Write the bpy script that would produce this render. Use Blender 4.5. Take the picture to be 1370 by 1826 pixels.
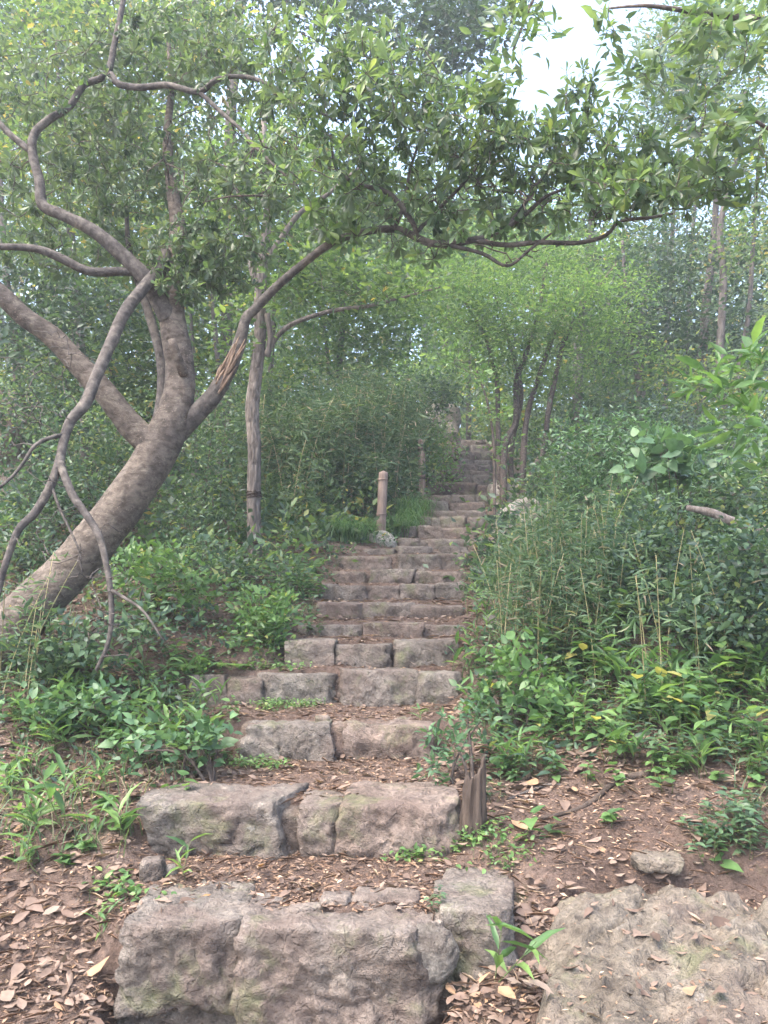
import bpy, math
import numpy as np
from mathutils import Vector

scene = bpy.context.scene
for o in list(bpy.data.objects):
    bpy.data.objects.remove(o)

# ------------------------------------------------------------------ camera
W, H, FPX = 1370.0, 1826.0, 1372.0
EYE = 1.65
HORIZON = 1060.0
PITCH = math.atan((HORIZON - H / 2) / FPX)
cam_data = bpy.data.cameras.new('camera')
cam = bpy.data.objects.new('camera', cam_data)
scene.collection.objects.link(cam)
cam.location = (0, 0, EYE)
cam.rotation_euler = (math.pi / 2 + PITCH, 0, 0)
cam_data.sensor_fit = 'VERTICAL'
cam_data.sensor_height = 24.0
cam_data.lens = 24.0 * FPX / H
cam_data.clip_start = 0.05
cam_data.clip_end = 1000
scene.camera = cam

# ------------------------------------------------------------------ sky and sun
SUN_EL, SUN_AZ = math.radians(58), math.radians(-128)     # azimuth from +Y (straight ahead), negative = left
world = bpy.data.worlds.new('World')
scene.world = world
world.use_nodes = True
wn = world.node_tree
wn.nodes.clear()
sky = wn.nodes.new('ShaderNodeTexSky')
sky.sky_type = 'NISHITA'
sky.sun_disc = False
sky.sun_elevation = SUN_EL
sky.sun_rotation = SUN_AZ
sky.air_density = 1.0
sky.dust_density = 5.0
sky.ozone_density = 1.0
bg = wn.nodes.new('ShaderNodeBackground')
bg.inputs['Strength'].default_value = 0.15
wo = wn.nodes.new('ShaderNodeOutputWorld')
wn.links.new(sky.outputs[0], bg.inputs['Color'])
wn.links.new(bg.outputs[0], wo.inputs['Surface'])

sd = bpy.data.lights.new('sun', 'SUN')
sd.energy = 0.55
sd.angle = math.radians(40)
sd.color = (1.0, 0.96, 0.91)
sun = bpy.data.objects.new('sun', sd)
scene.collection.objects.link(sun)
sdir = Vector((math.sin(SUN_AZ) * math.cos(SUN_EL), math.cos(SUN_AZ) * math.cos(SUN_EL), math.sin(SUN_EL)))
sun.rotation_euler = sdir.to_track_quat('Z', 'Y').to_euler()
sun.location = (-6, -4, 14)

scene.view_settings.view_transform = 'Standard'
scene.view_settings.look = 'None'
scene.view_settings.gamma = 1.0
scene.view_settings.use_curve_mapping = False
scene.view_settings.exposure = 2.72
scene.render.engine = 'CYCLES'
cy = scene.cycles
cy.max_bounces = 8
cy.diffuse_bounces = 5
cy.glossy_bounces = 2
cy.transmission_bounces = 5
cy.transparent_max_bounces = 4
cy.volume_bounces = 0
cy.caustics_reflective = False
cy.caustics_refractive = False
cy.sample_clamp_indirect = 6.0
cy.use_denoising = True
cy.use_adaptive_sampling = True
cy.adaptive_threshold = 0.02

# ------------------------------------------------------------------ small maths
C = scene.collection
R0 = np.random.default_rng(7)
UP = np.array([0, 0, 1.0])


def at(px, py, d):
    """world point seen at photo pixel (px, py) at forward distance d"""
    a, b = (px - W / 2) / FPX, (H / 2 - py) / FPX
    c, s = math.cos(PITCH), math.sin(PITCH)
    v = np.array([a, c - b * s, s + b * c])
    return np.array([0, 0, EYE]) + v * (d / v[1])


def unit(v):
    v = np.asarray(v, float)
    n = np.linalg.norm(v, axis=-1, keepdims=True)
    return v / np.maximum(n, 1e-9)


def _hash(ix, iy, iz, seed):
    h = (ix * 374761393 + iy * 668265263 + iz * 2147483647 + seed * 1274126177) & 0xFFFFFFFF
    h = ((h ^ (h >> 13)) * 1274126177) & 0xFFFFFFFF
    h = (h ^ (h >> 16)) & 0xFFFFFFFF
    return h.astype(np.float64) / 4294967295.0


def vnoise(p, seed=0):
    """value noise in -1..1 at points p (n,3)"""
    i = np.floor(p).astype(np.int64)
    f = p - i
    f = f * f * (3 - 2 * f)
    out = 0
    for dx in (0, 1):
        wx = f[:, 0] if dx else 1 - f[:, 0]
        for dy in (0, 1):
            wy = f[:, 1] if dy else 1 - f[:, 1]
            for dz in (0, 1):
                wz = f[:, 2] if dz else 1 - f[:, 2]
                out = out + wx * wy * wz * _hash(i[:, 0] + dx, i[:, 1] + dy, i[:, 2] + dz, seed)
    return out * 2 - 1


def fbm(p, seed=0, octaves=4, gain=0.5):
    s, a = 0, 1.0
    for k in range(octaves):
        s = s + a * vnoise(p * 2 ** k + 17.3 * k, seed + k)
        a *= gain
    return s


def sstep(a, b, x):
    t = np.clip((x - a) / (b - a), 0, 1)
    return t * t * (3 - 2 * t)


# ------------------------------------------------------------------ mesh helpers
class MB:
    """collects vertices, triangles / quads and a per-vertex tint; builds ONE mesh object"""
    def __init__(self):
        self.v, self.t, self.q, self.a, self.n = [], [], [], [], 0

    def add(self, v, tris=None, quads=None, tint=None):
        v = np.asarray(v, float)
        self.v.append(v)
        self.a.append(np.full(len(v), 0.5) if tint is None else np.broadcast_to(tint, (len(v),)))
        if tris is not None and len(tris):
            self.t.append(np.asarray(tris, np.int64) + self.n)
        if quads is not None and len(quads):
            self.q.append(np.asarray(quads, np.int64) + self.n)
        self.n += len(v)

    def mesh(self, name, mat, smooth=False):
        me = bpy.data.meshes.new(name)
        v = np.concatenate(self.v)
        t = np.concatenate(self.t) if self.t else np.zeros((0, 3), np.int64)
        q = np.concatenate(self.q) if self.q else np.zeros((0, 4), np.int64)
        me.vertices.add(len(v))
        me.vertices.foreach_set('co', v.astype(np.float32).ravel())
        me.loops.add(t.size + q.size)
        me.loops.foreach_set('vertex_index', np.concatenate([t.ravel(), q.ravel()]).astype(np.int32))
        me.polygons.add(len(t) + len(q))
        starts = np.concatenate([np.arange(len(t)) * 3, t.size + np.arange(len(q)) * 4])
        me.polygons.foreach_set('loop_start', starts.astype(np.int32))
        if smooth:
            me.polygons.foreach_set('use_smooth', np.ones(len(t) + len(q), bool))
        at_ = me.attributes.new('tint', 'FLOAT', 'POINT')
        at_.data.foreach_set('value', np.concatenate(self.a).astype(np.float32))
        me.update(calc_edges=True)
        me.validate()
        me.materials.append(mat)
        return me

    def build(self, name, mat, parent=None, smooth=False, loc=None):
        """vertices are in world space; loc = where the object's origin goes"""
        me = self.mesh(name, mat, smooth)
        o = bpy.data.objects.new(name, me)
        C.objects.link(o)
        org = np.zeros(3)
        if parent is not None:
            o.parent = parent
            org = world_loc(parent)
        if loc is not None:
            o.location = Vector(loc) - Vector(org)
            org = np.array(loc, float)
        if np.any(org):
            n = len(me.vertices)
            co = np.empty(n * 3, np.float32)
            me.vertices.foreach_get('co', co)
            me.vertices.foreach_set('co', (co.reshape(-1, 3) - org).astype(np.float32).ravel())
            me.update()
        return o


def world_loc(o):
    p = np.array(o.location, float)
    while o.parent is not None:
        o = o.parent
        p = p + np.array(o.location, float)
    return p


def tag(o, label=None, cat=None, group=None, kind=None):
    if label: o['label'] = label
    if cat: o['category'] = cat
    if group: o['group'] = group
    if kind: o['kind'] = kind
    return o


def empty(name, loc, label=None, cat=None, group=None):
    o = bpy.data.objects.new(name, None)
    o.empty_display_size = 0.1
    C.objects.link(o)
    o.location = Vector([float(x) for x in loc])
    return tag(o, label, cat, group)


def copy_tree(o, parent=None):
    c = o.copy()
    C.objects.link(c)
    c.parent = parent
    for ch in list(o.children):
        copy_tree(ch, c)
    return c


def catmull(pts, step):
    """smooth resample of control rows (x, y, z, r)"""
    P = np.asarray(pts, float)
    P = np.vstack([2 * P[0] - P[1], P, 2 * P[-1] - P[-2]])
    P[0, 3], P[-1, 3] = P[1, 3], P[-2, 3]
    out = []
    for i in range(1, len(P) - 2):
        p0, p1, p2, p3 = P[i - 1:i + 3]
        n = max(1, int(np.linalg.norm(p2[:3] - p1[:3]) / step))
        for k in range(n):
            t = k / n
            out.append(0.5 * (2 * p1 + (p2 - p0) * t + (2 * p0 - 5 * p1 + 4 * p2 - p3) * t ** 2
                              + (3 * p1 - p0 - 3 * p2 + p3) * t ** 3))
    out.append(P[-2])
    return np.array(out)


def tube(mb, rows, sides=8, step=None, bump=0.0, bscale=8.0, seed=0, furrow=0.0, cap=True, tint=0.5):
    rows = np.asarray(rows, float)
    if step:
        rows = catmull(rows, step)
    p, r = rows[:, :3], np.maximum(rows[:, 3], 0.0008)
    n = len(p)
    tan = unit(np.gradient(p, axis=0))
    nrm = np.zeros((n, 3))
    a = np.cross(tan[0], [0.3, 0.2, 0.9])
    if np.linalg.norm(a) < 1e-3:
        a = np.cross(tan[0], [1, 0, 0])
    nrm[0] = unit(a)
    for i in range(1, n):
        nrm[i] = unit(nrm[i - 1] - tan[i] * np.dot(nrm[i - 1], tan[i]))
    bi = np.cross(tan, nrm)
    th = np.linspace(0, 2 * math.pi, sides, endpoint=False)
    ring = nrm[:, None, :] * np.cos(th)[None, :, None] + bi[:, None, :] * np.sin(th)[None, :, None]
    rad = np.repeat(r[:, None], sides, 1)
    if bump or furrow:
        base = (p[:, None, :] + ring * rad[..., None]).reshape(-1, 3)
        if bump:
            rad = rad * (1 + bump * fbm(base * bscale, seed, 4).reshape(n, sides))
        if furrow:
            s = np.concatenate([[0], np.cumsum(np.linalg.norm(np.diff(p, axis=0), axis=1))])
            wob = vnoise(np.stack([s * 5, s * 0 + 3.3, s * 0], 1), seed)[:, None] * 0.5
            q = np.stack([np.broadcast_to((np.cos(th)[None] * 2.6 + wob), rad.shape).ravel(),
                          np.broadcast_to((np.sin(th)[None] * 2.6 - wob), rad.shape).ravel(),
                          np.broadcast_to((s * 5.0)[:, None], rad.shape).ravel()], 1)
            f = 1 - np.abs(fbm(q, seed + 5, 3)).reshape(n, sides)
            rad = rad * (1 - furrow * sstep(0.72, 1.0, f))
    v = (p[:, None, :] + ring * rad[..., None]).reshape(-1, 3)
    i, j = np.meshgrid(np.arange(n - 1), np.arange(sides), indexing='ij')
    j2 = (j + 1) % sides
    q = np.stack([i * sides + j, i * sides + j2, (i + 1) * sides + j2, (i + 1) * sides + j], -1).reshape(-1, 4)
    tris = []
    if cap:
        v = np.vstack([v, p[-1] + tan[-1] * r[-1] * 0.4, p[0] - tan[0] * r[0] * 0.2])
        e = n * sides
        jj = np.arange(sides)
        tris = np.concatenate([np.stack([(n - 1) * sides + jj, (n - 1) * sides + (jj + 1) % sides, np.full(sides, e)], 1),
                               np.stack([(jj + 1) % sides, jj, np.full(sides, e + 1)], 1)])
    mb.add(v, tris, q, tint)


# leaf outlines: x in leaf widths, y along the leaf, z off the blade (both in leaf lengths)
LEAF = {
    'diamond': ([(0, 0, 0), (-.5, .45, .06), (0, 1, -.06), (.5, .45, .06)], [(0, 2, 1), (0, 3, 2)]),
    'lance': ([(0, 0, 0), (-.5, .3, .05), (.5, .3, .05), (0, .33, 0), (-.36, .65, .02), (.36, .65, .02), (0, .67, -.03), (0, 1, -.16)],
              [(0, 3, 1), (0, 2, 3), (1, 3, 6), (1, 6, 4), (3, 2, 5), (3, 5, 6), (4, 6, 7), (6, 5, 7)]),
    'ovate': ([(0, 0, 0), (-.44, .25, .06), (.44, .25, .06), (0, .3, 0), (-.42, .55, .05), (.42, .55, .05), (0, .6, -.03), (0, 1, -.14)],
              [(0, 3, 1), (0, 2, 3), (1, 3, 6), (1, 6, 4), (3, 2, 5), (3, 5, 6), (4, 6, 7), (6, 5, 7)]),
    'obovate': ([(0, 0, 0), (-.22, .3, .03), (.22, .3, .03), (0, .32, 0), (-.48, .66, .05), (.48, .66, .05), (0, .68, -.02),
                 (-.34, .88, .0), (.34, .88, .0), (0, 1, -.09)],
                [(0, 3, 1), (0, 2, 3), (1, 3, 6), (1, 6, 4), (3, 2, 5), (3, 5, 6), (4, 6, 7), (6, 5, 8), (7, 6, 9), (6, 8, 9)]),
    'heart': ([(0, 0, 0), (-.34, -.1, .05), (.34, -.1, .05), (-.52, .2, .06), (.52, .2, .06), (0, .35, -.01), (-.36, .6, .03),
               (.36, .6, .03), (0, 1, -.16)],
              [(0, 1, 3), (0, 4, 2), (0, 3, 5), (0, 5, 4), (3, 6, 5), (5, 7, 4), (6, 8, 5), (5, 8, 7)]),
    'curl': ([(0, 0, .1), (-.5, .3, .16), (.5, .3, .10), (0, .4, 0), (-.36, .7, .12), (.42, .7, .14), (0, 1, .14)],
             [(0, 3, 1), (0, 2, 3), (1, 3, 4), (3, 2, 5), (3, 6, 4), (3, 5, 6)]),
}


def add_leaves(mb, kind, pos, axis, nrm, length, width, tint):
    """vectorised: one blade per row"""
    tv, tf = LEAF[kind]
    tv, tf = np.array(tv), np.array(tf)
    pos, axis, nrm = np.asarray(pos, float), unit(axis), np.asarray(nrm, float)
    n = len(pos)
    if n == 0:
        return
    axis = np.broadcast_to(axis, (n, 3))
    nrm = np.broadcast_to(nrm, (n, 3))
    length = np.broadcast_to(length, (n,)).astype(float)
    width = np.broadcast_to(width, (n,)).astype(float)
    tint = np.broadcast_to(tint, (n,)).astype(float)
    x = np.cross(axis, nrm)
    bad = np.linalg.norm(x, axis=1) < 1e-4
    x[bad] = np.cross(axis[bad], [0.31, 0.77, 0.2])
    x = unit(x)
    z = np.cross(x, axis)
    v = (pos[:, None, :]
         + x[:, None, :] * (tv[None, :, 0, None] * width[:, None, None])
         + axis[:, None, :] * (tv[None, :, 1, None] * length[:, None, None])
         + z[:, None, :] * (tv[None, :, 2, None] * length[:, None, None]))
    f = tf[None] + (np.arange(n) * len(tv))[:, None, None]
    mb.add(v.reshape(-1, 3), f.reshape(-1, 3), None, np.repeat(tint, len(tv)))


def rand_dirs(rng, n):
    return unit(rng.normal(size=(n, 3)))


def rock(mb, size, cell, rng, roundness=0.3, rough=0.05, cuts=4, fine=0.012, flat_top=False, loc=(0, 0, 0), rotz=0.0, strata=0.0, warp=0.0):
    """rough block: rounded box, chipped by planes, displaced by noise"""
    s = np.array(size, float)
    n = np.clip(np.ceil(s / cell).astype(int), 3, 70)
    vid, V, Q = {}, [], []

    def vert(i, j, k):
        key = (i, j, k)
        if key not in vid:
            vid[key] = len(V)
            V.append((i / n[0] - .5, j / n[1] - .5, k / n[2] - .5))
        return vid[key]
    for ax in range(3):
        u, w = (ax + 1) % 3, (ax + 2) % 3
        for side in (0, n[ax]):
            for a in range(n[u]):
                for b in range(n[w]):
                    qd = []
                    for da, db in ((0, 0), (1, 0), (1, 1), (0, 1)):
                        c3 = [0, 0, 0]
                        c3[ax], c3[u], c3[w] = side, a + da, b + db
                        qd.append(vert(*c3))
                    Q.append(qd if side else qd[::-1])
    p = np.array(V) * s
    rad = roundness * s.min() * 0.5
    inner = s / 2 - rad
    q = np.clip(p, -inner, inner)
    d = p - q
    p = q + rad * d / np.maximum(np.linalg.norm(d, axis=1, keepdims=True), 1e-9)
    for _ in range(cuts):
        nd = unit(rng.normal(size=3) * np.array([1, 1, .5]))
        if flat_top and nd[2] > 0.2:
            nd[2] *= 0.2
            nd = unit(nd)
        ext = np.abs(nd * s / 2).sum()
        off = ext * rng.uniform(.72, .9)
        h = p @ nd - off
        p = p - np.maximum(h, 0)[:, None] * nd * 0.9
    if warp:                             # shift the eight corners so no two blocks are alike
        cj = rng.uniform(-1, 1, (2, 2, 2, 3)) * warp * s * np.array([.7, 1, .8])
        if flat_top:
            cj[:, :, 1, 2] *= .35
        uvw = p / s + .5
        for a in (0, 1):
            for b in (0, 1):
                for c_ in (0, 1):
                    wgt = (uvw[:, 0] if a else 1 - uvw[:, 0]) * (uvw[:, 1] if b else 1 - uvw[:, 1]) * (uvw[:, 2] if c_ else 1 - uvw[:, 2])
                    p = p + wgt[:, None] * cj[a, b, c_]
    nn = unit(p / s)
    o = rng.uniform(-50, 50, 3)
    m = float(s.mean())
    f1 = fbm(p / m * 2.2 + o, 3, 3)
    f2 = fbm(p / m * 9 + o, 9, 3)
    rid = 1 - np.abs(fbm(p / m * 4 + o * 2, 21, 3))
    rid2 = 1 - np.abs(fbm(p / m * 11 + o * 3, 27, 3))
    chip = np.round(2.5 * fbm(p / m * 3.1 + o, 37, 2)) / 2.5
    disp = rough * m * (f1 * .8 + chip * .55) + fine * m * (f2 + .8 * rid2) - rough * 0.8 * m * sstep(.82, 1.0, rid)
    if strata:
        disp = disp + strata * m * np.round(3 * fbm(p / m * np.array([1.2, 1.2, 5]) + o, 33, 2)) / 3
    if flat_top:
        disp = np.where(nn[:, 2] > .55, disp * .55, disp)
    p = p + nn * disp[:, None]
    c, sn = math.cos(rotz), math.sin(rotz)
    p = p @ np.array([[c, sn, 0], [-sn, c, 0], [0, 0, 1]]) + np.array(loc)
    mb.add(p, None, np.array(Q), rng.uniform(0, 1))

# ------------------------------------------------------------------ materials
def new_mat(name):
    m = bpy.data.materials.new(name)
    m.use_nodes = True
    t = m.node_tree
    t.nodes.clear()
    out = t.nodes.new('ShaderNodeOutputMaterial')
    return m, t, out


def nd(t, kind, **kw):
    n = t.nodes.new(kind)
    for k, v in kw.items():
        if k in n.inputs:
            n.inputs[k].default_value = v
        else:
            setattr(n, k, v)
    return n


def ramp(t, fac, stops, interp='LINEAR'):
    r = t.nodes.new('ShaderNodeValToRGB')
    r.color_ramp.interpolation = interp
    e = r.color_ramp.elements
    while len(e) < len(stops):
        e.new(0.5)
    for el, (pos, col) in zip(e, stops):
        el.position = pos
        el.color = (*col, 1) if len(col) == 3 else col
    t.links.new(fac, r.inputs['Fac'])
    return r.outputs['Color']


def mixc(t, fac, a, b, mode='MIX'):
    m = t.nodes.new('ShaderNodeMix')
    m.data_type = 'RGBA'
    m.blend_type = mode
    for sock, val in ((m.inputs[0], fac), (m.inputs[6], a), (m.inputs[7], b)):
        if hasattr(val, 'is_linked'):
            t.links.new(val, sock)
        elif isinstance(val, (int, float)):
            sock.default_value = val
        else:
            sock.default_value = (*val, 1)
    return m.outputs[2]


def noise(t, vec, scale, detail=4, rough=0.55, dist=0.0):
    n = nd(t, 'ShaderNodeTexNoise', Scale=scale, Detail=detail, Roughness=rough, Distortion=dist)
    t.links.new(vec, n.inputs['Vector'])
    return n.outputs['Fac']


def scaled(t, vec, s):
    m = nd(t, 'ShaderNodeMapping')
    m.inputs['Scale'].default_value = s
    t.links.new(vec, m.inputs['Vector'])
    return m.outputs[0]


def bump(t, h, strength, dist, prev=None):
    b = nd(t, 'ShaderNodeBump', Strength=strength, Distance=dist)
    t.links.new(h, b.inputs['Height'])
    if prev is not None:
        t.links.new(prev, b.inputs['Normal'])
    return b.outputs[0]


def principled(t, out, col, rough=0.85, spec=0.25, normal=None):
    p = nd(t, 'ShaderNodeBsdfPrincipled')
    if hasattr(col, 'is_linked'):
        t.links.new(col, p.inputs['Base Color'])
    else:
        p.inputs['Base Color'].default_value = (*col, 1)
    if hasattr(rough, 'is_linked'):
        t.links.new(rough, p.inputs['Roughness'])
    else:
        p.inputs['Roughness'].default_value = rough
    p.inputs['Specular IOR Level'].default_value = spec
    if normal is not None:
        t.links.new(normal, p.inputs['Normal'])
    if out is not None:
        t.links.new(p.outputs[0], out.inputs['Surface'])
    return p


def leaf_mat(name, stops, trans=0.4, rough=0.5, spec=0.35, under=1.0, cool=True):
    if cool:
        stops = [(p_, (c_[0] * .95 + .006 * cool, c_[1] * .92, c_[2] * (1 + .25 * cool) + .006 * cool)) for p_, c_ in stops]
    m, t, out = new_mat(name)
    a = nd(t, 'ShaderNodeAttribute', attribute_name='tint')
    g = nd(t, 'ShaderNodeNewGeometry')
    col = ramp(t, a.outputs['Fac'], stops)
    n1 = noise(t, g.outputs['Position'], 22, 3, .6)
    v = ramp(t, n1, [(.3, (.78, .78, .78)), (.7, (1.15, 1.15, 1.15))])
    col = mixc(t, 1.0, col, v, 'MULTIPLY')
    if under != 1.0:                                   # paler underside of the blade
        pale = mixc(t, 0.28, col, (.22, .27, .18))
        col = mixc(t, g.outputs['Backfacing'], col, pale)
    p = principled(t, None, col, rough, spec)
    tr = nd(t, 'ShaderNodeBsdfTranslucent')
    tc = mixc(t, 1.0, col, (1.5, 1.5, .8), 'MULTIPLY')
    t.links.new(tc, tr.inputs['Color'])
    mx = nd(t, 'ShaderNodeMixShader')
    mx.inputs[0].default_value = trans
    t.links.new(p.outputs[0], mx.inputs[1])
    t.links.new(tr.outputs[0], mx.inputs[2])
    t.links.new(mx.outputs[0], out.inputs['Surface'])
    return m


def rock_mat(name, dark, mid, light, moss=0.35, lichen=0.5, dirt=0.5, scale=1.0):
    m, t, out = new_mat(name)
    g = nd(t, 'ShaderNodeNewGeometry')
    P = g.outputs['Position']
    a = nd(t, 'ShaderNodeAttribute', attribute_name='tint')
    n1 = noise(t, P, 3.5 * scale, 6, .62, .4)
    n2 = noise(t, P, 14 * scale, 6, .7)
    n3 = noise(t, P, 60 * scale, 4, .7)
    col = ramp(t, n1, [(.3, dark), (.5, mid), (.72, light)])
    fine = ramp(t, n2, [(.3, (.42, .42, .45)), (.52, (1, 1, 1)), (.72, (1.5, 1.46, 1.4))])
    col = mixc(t, .85, col, fine, 'MULTIPLY')
    grain = ramp(t, n3, [(.3, (.6, .6, .6)), (.7, (1.4, 1.4, 1.4))])
    col = mixc(t, .8, col, grain, 'MULTIPLY')
    # each stone a little different: pinkish brown or grey
    tin = ramp(t, a.outputs['Fac'], [(0, (.98, 1.0, .97)), (.5, (1.02, .99, .95)), (1, (1.08, .97, .91))])
    col = mixc(t, 1.0, col, tin, 'MULTIPLY')
    # dirt smears
    d1 = noise(t, P, 2.2 * scale, 5, .6, .6)
    df = ramp(t, d1, [(.5, (0, 0, 0)), (.62, (1, 1, 1))])
    dm = nd(t, 'ShaderNodeMath', operation='MULTIPLY')
    t.links.new(df, dm.inputs[0]); dm.inputs[1].default_value = dirt
    col = mixc(t, dm.outputs[0], col, (.155, .115, .098))
    # moss / algae
    s1 = noise(t, P, 5 * scale, 5, .65, .3)
    mf = ramp(t, s1, [(.54, (0, 0, 0)), (.68, (1, 1, 1))])
    mm = nd(t, 'ShaderNodeMath', operation='MULTIPLY')
    t.links.new(mf, mm.inputs[0]); mm.inputs[1].default_value = moss
    col = mixc(t, mm.outputs[0], col, (.135, .15, .075))
    # pale lichen crust
    l1 = noise(t, P, 9 * scale, 7, .75, .2)
    lf = ramp(t, l1, [(.63, (0, 0, 0)), (.68, (1, 1, 1))])
    lm = nd(t, 'ShaderNodeMath', operation='MULTIPLY')
    t.links.new(lf, lm.inputs[0]); lm.inputs[1].default_value = lichen
    col = mixc(t, lm.outputs[0], col, (.34, .33, .30))
    # hairline cracks and bedding
    wv = nd(t, 'ShaderNodeTexNoise', Scale=4.0 * scale, Detail=3.0)
    t.links.new(P, wv.inputs['Vector'])
    mv = nd(t, 'ShaderNodeVectorMath', operation='MULTIPLY_ADD')
    t.links.new(wv.outputs['Color'], mv.inputs[0]); mv.inputs[1].default_value = (.25, .25, .25)
    t.links.new(P, mv.inputs[2])
    vo = nd(t, 'ShaderNodeTexVoronoi', feature='DISTANCE_TO_EDGE', Scale=5.5 * scale)
    t.links.new(mv.outputs[0], vo.inputs['Vector'])
    ck = ramp(t, vo.outputs['Distance'], [(0.0, (0, 0, 0)), (.022, (1, 1, 1))])
    b = bump(t, n1, .5, .06)
    b = bump(t, n2, 1.0, .045, b)
    b = bump(t, n3, .8, .012, b)
    b = bump(t, ck, .45, .012, b)
    principled(t, out, col, .92, .15, b)
    return m


def bark_mat(name, dark, light, speck=.0, vscale=(1, 1, .25), s=14, bumpd=.012):
    m, t, out = new_mat(name)
    g = nd(t, 'ShaderNodeNewGeometry')
    P = scaled(t, g.outputs['Position'], vscale)
    n1 = noise(t, P, s, 6, .68, .3)
    n2 = noise(t, g.outputs['Position'], 3, 4, .6)
    col = ramp(t, n1, [(.38, dark), (.62, light)])
    big = ramp(t, n2, [(.35, (.72, .72, .74)), (.65, (1.15, 1.13, 1.1))])
    col = mixc(t, 1.0, col, big, 'MULTIPLY')
    if speck:
        v = nd(t, 'ShaderNodeTexVoronoi', Scale=55.0)
        t.links.new(g.outputs['Position'], v.inputs['Vector'])
        f = ramp(t, v.outputs['Distance'], [(.12, (1, 1, 1)), (.26, (0, 0, 0))])
        sp = noise(t, g.outputs['Position'], 7, 3, .6)
        sm = ramp(t, sp, [(.42, (0, 0, 0)), (.62, (speck, speck, speck))])
        mm = nd(t, 'ShaderNodeMath', operation='MULTIPLY')
        t.links.new(f, mm.inputs[0]); t.links.new(sm, mm.inputs[1])
        col = mixc(t, mm.outputs[0], col, (.30, .25, .20))
        pa = noise(t, g.outputs['Position'], 11, 6, .75, .3)      # pale crustose patches
        col = mixc(t, ramp(t, pa, [(.55, (0, 0, 0)), (.72, (.5, .5, .5))]), col, (.27, .24, .19))
    n3 = noise(t, P, s * 4, 4, .7)
    b = bump(t, n1, 1.0, bumpd * 1.6)
    b = bump(t, n3, .6, bumpd * .35, b)
    principled(t, out, col, .9, .15, b)
    return m


def tint_mat(name, stops, rough=.9, spec=.15, trans=0.0):
    return leaf_mat(name, stops, trans, rough, spec, cool=False)


LEAFY = {
    'main': leaf_mat('leaf_glossy_broad', [(0, (.040, .080, .030)), (.45, (.075, .150, .040)), (.8, (.14, .25, .055)), (1, (.24, .32, .06))], .42, .38, .45, .5),
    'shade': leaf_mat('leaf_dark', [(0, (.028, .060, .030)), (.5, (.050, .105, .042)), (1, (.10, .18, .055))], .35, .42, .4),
    'feather': leaf_mat('leaf_light', [(0, (.060, .13, .045)), (.5, (.105, .21, .06)), (1, (.19, .30, .075))], .48, .55, .25),
    'wood': leaf_mat('leaf_wood', [(0, (.045, .09, .035)), (.5, (.085, .165, .048)), (.9, (.17, .26, .06)), (1, (.32, .28, .07))], .48, .5, .3),
    'bamboo': leaf_mat('leaf_bamboo', [(0, (.062, .12, .055)), (.5, (.095, .172, .072)), (.88, (.14, .215, .085)), (1, (.30, .26, .15))], .4, .5, .3, cool=.5),
    'shrub': leaf_mat('leaf_shrub', [(0, (.035, .075, .038)), (.5, (.062, .130, .052)), (.9, (.125, .215, .07)), (1, (.25, .30, .08))], .36, .42, .4),
    'blue': leaf_mat('leaf_bluish', [(0, (.05, .105, .062)), (.5, (.08, .155, .078)), (1, (.13, .23, .10))], .35, .45, .35, cool=False),
    'fresh': leaf_mat('leaf_fresh', [(0, (.06, .14, .04)), (.5, (.10, .21, .05)), (.9, (.17, .30, .07)), (1, (.36, .36, .09))], .42, .4, .4),
    'grass': leaf_mat('blade_grass', [(0, (.05, .13, .04)), (.6, (.09, .20, .055)), (1, (.16, .27, .08))], .4, .45, .35),
}
M_LITTER = tint_mat('leaf_dry', [(0, (.085, .060, .048)), (.35, (.145, .103, .082)), (.7, (.205, .152, .120)), (.95, (.285, .222, .176)), (1, (.31, .18, .085))], .8, .2, .12)
M_CHIP = tint_mat('litter_chips', [(0, (.085, .053, .038)), (.5, (.21, .135, .092)), (.9, (.37, .26, .18)), (1, (.50, .39, .27))], .85, .15, 0.0)
M_STALK = tint_mat('stalk_dry', [(0, (.16, .15, .07)), (.5, (.30, .27, .14)), (1, (.46, .37, .24))], .7, .25, .05)
M_STEM = tint_mat('stem_green', [(0, (.07, .08, .04)), (.6, (.10, .14, .05)), (1, (.16, .11, .06))], .7, .25, .0)
M_BARK = bark_mat('bark_smooth_brown', (.062, .051, .043), (.150, .128, .108), .55, (1, 1, 1.6), 16, .010)
M_LIMB = bark_mat('bark_limb', (.050, .045, .042), (.122, .110, .100), .15, (1, 1, 1), 22, .006)
M_FURROW = bark_mat('bark_furrowed', (.10, .085, .076), (.225, .198, .178), .0, (1, 1, .18), 34, .012)
M_TWIG = bark_mat('bark_twig', (.06, .048, .042), (.14, .115, .10), .0, (1, 1, 1), 40, .003)
M_GREYBARK = bark_mat('bark_grey', (.075, .066, .060), (.165, .148, .134), .1, (1, 1, .3), 16, .012)
M_SPLINTER = bark_mat('wood_torn', (.14, .096, .07), (.28, .21, .155), .0, (1, 1, .12), 60, .008)
M_POST = bark_mat('post_wood', (.15, .112, .095), (.25, .195, .168), .0, (1, 1, .1), 26, .006)
M_STUMP = bark_mat('stump_wood', (.042, .033, .028), (.105, .083, .068), .0, (1, 1, .12), 30, .012)
M_WIRE = bark_mat('wire_rusty', (.03, .022, .018), (.07, .05, .04), .0, (1, 1, 1), 60, .002)
M_STONE = rock_mat('stone_block', (.100, .085, .076), (.158, .139, .126), (.228, .208, .190), .55, .5, .45)
M_SLAB = rock_mat('bedrock', (.096, .083, .069), (.154, .136, .114), (.220, .200, .172), .5, .5, .35, .9)
M_BOULDER = rock_mat('boulder_grey', (.17, .155, .14), (.28, .26, .235), (.40, .375, .34), .4, .6, .2)
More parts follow.
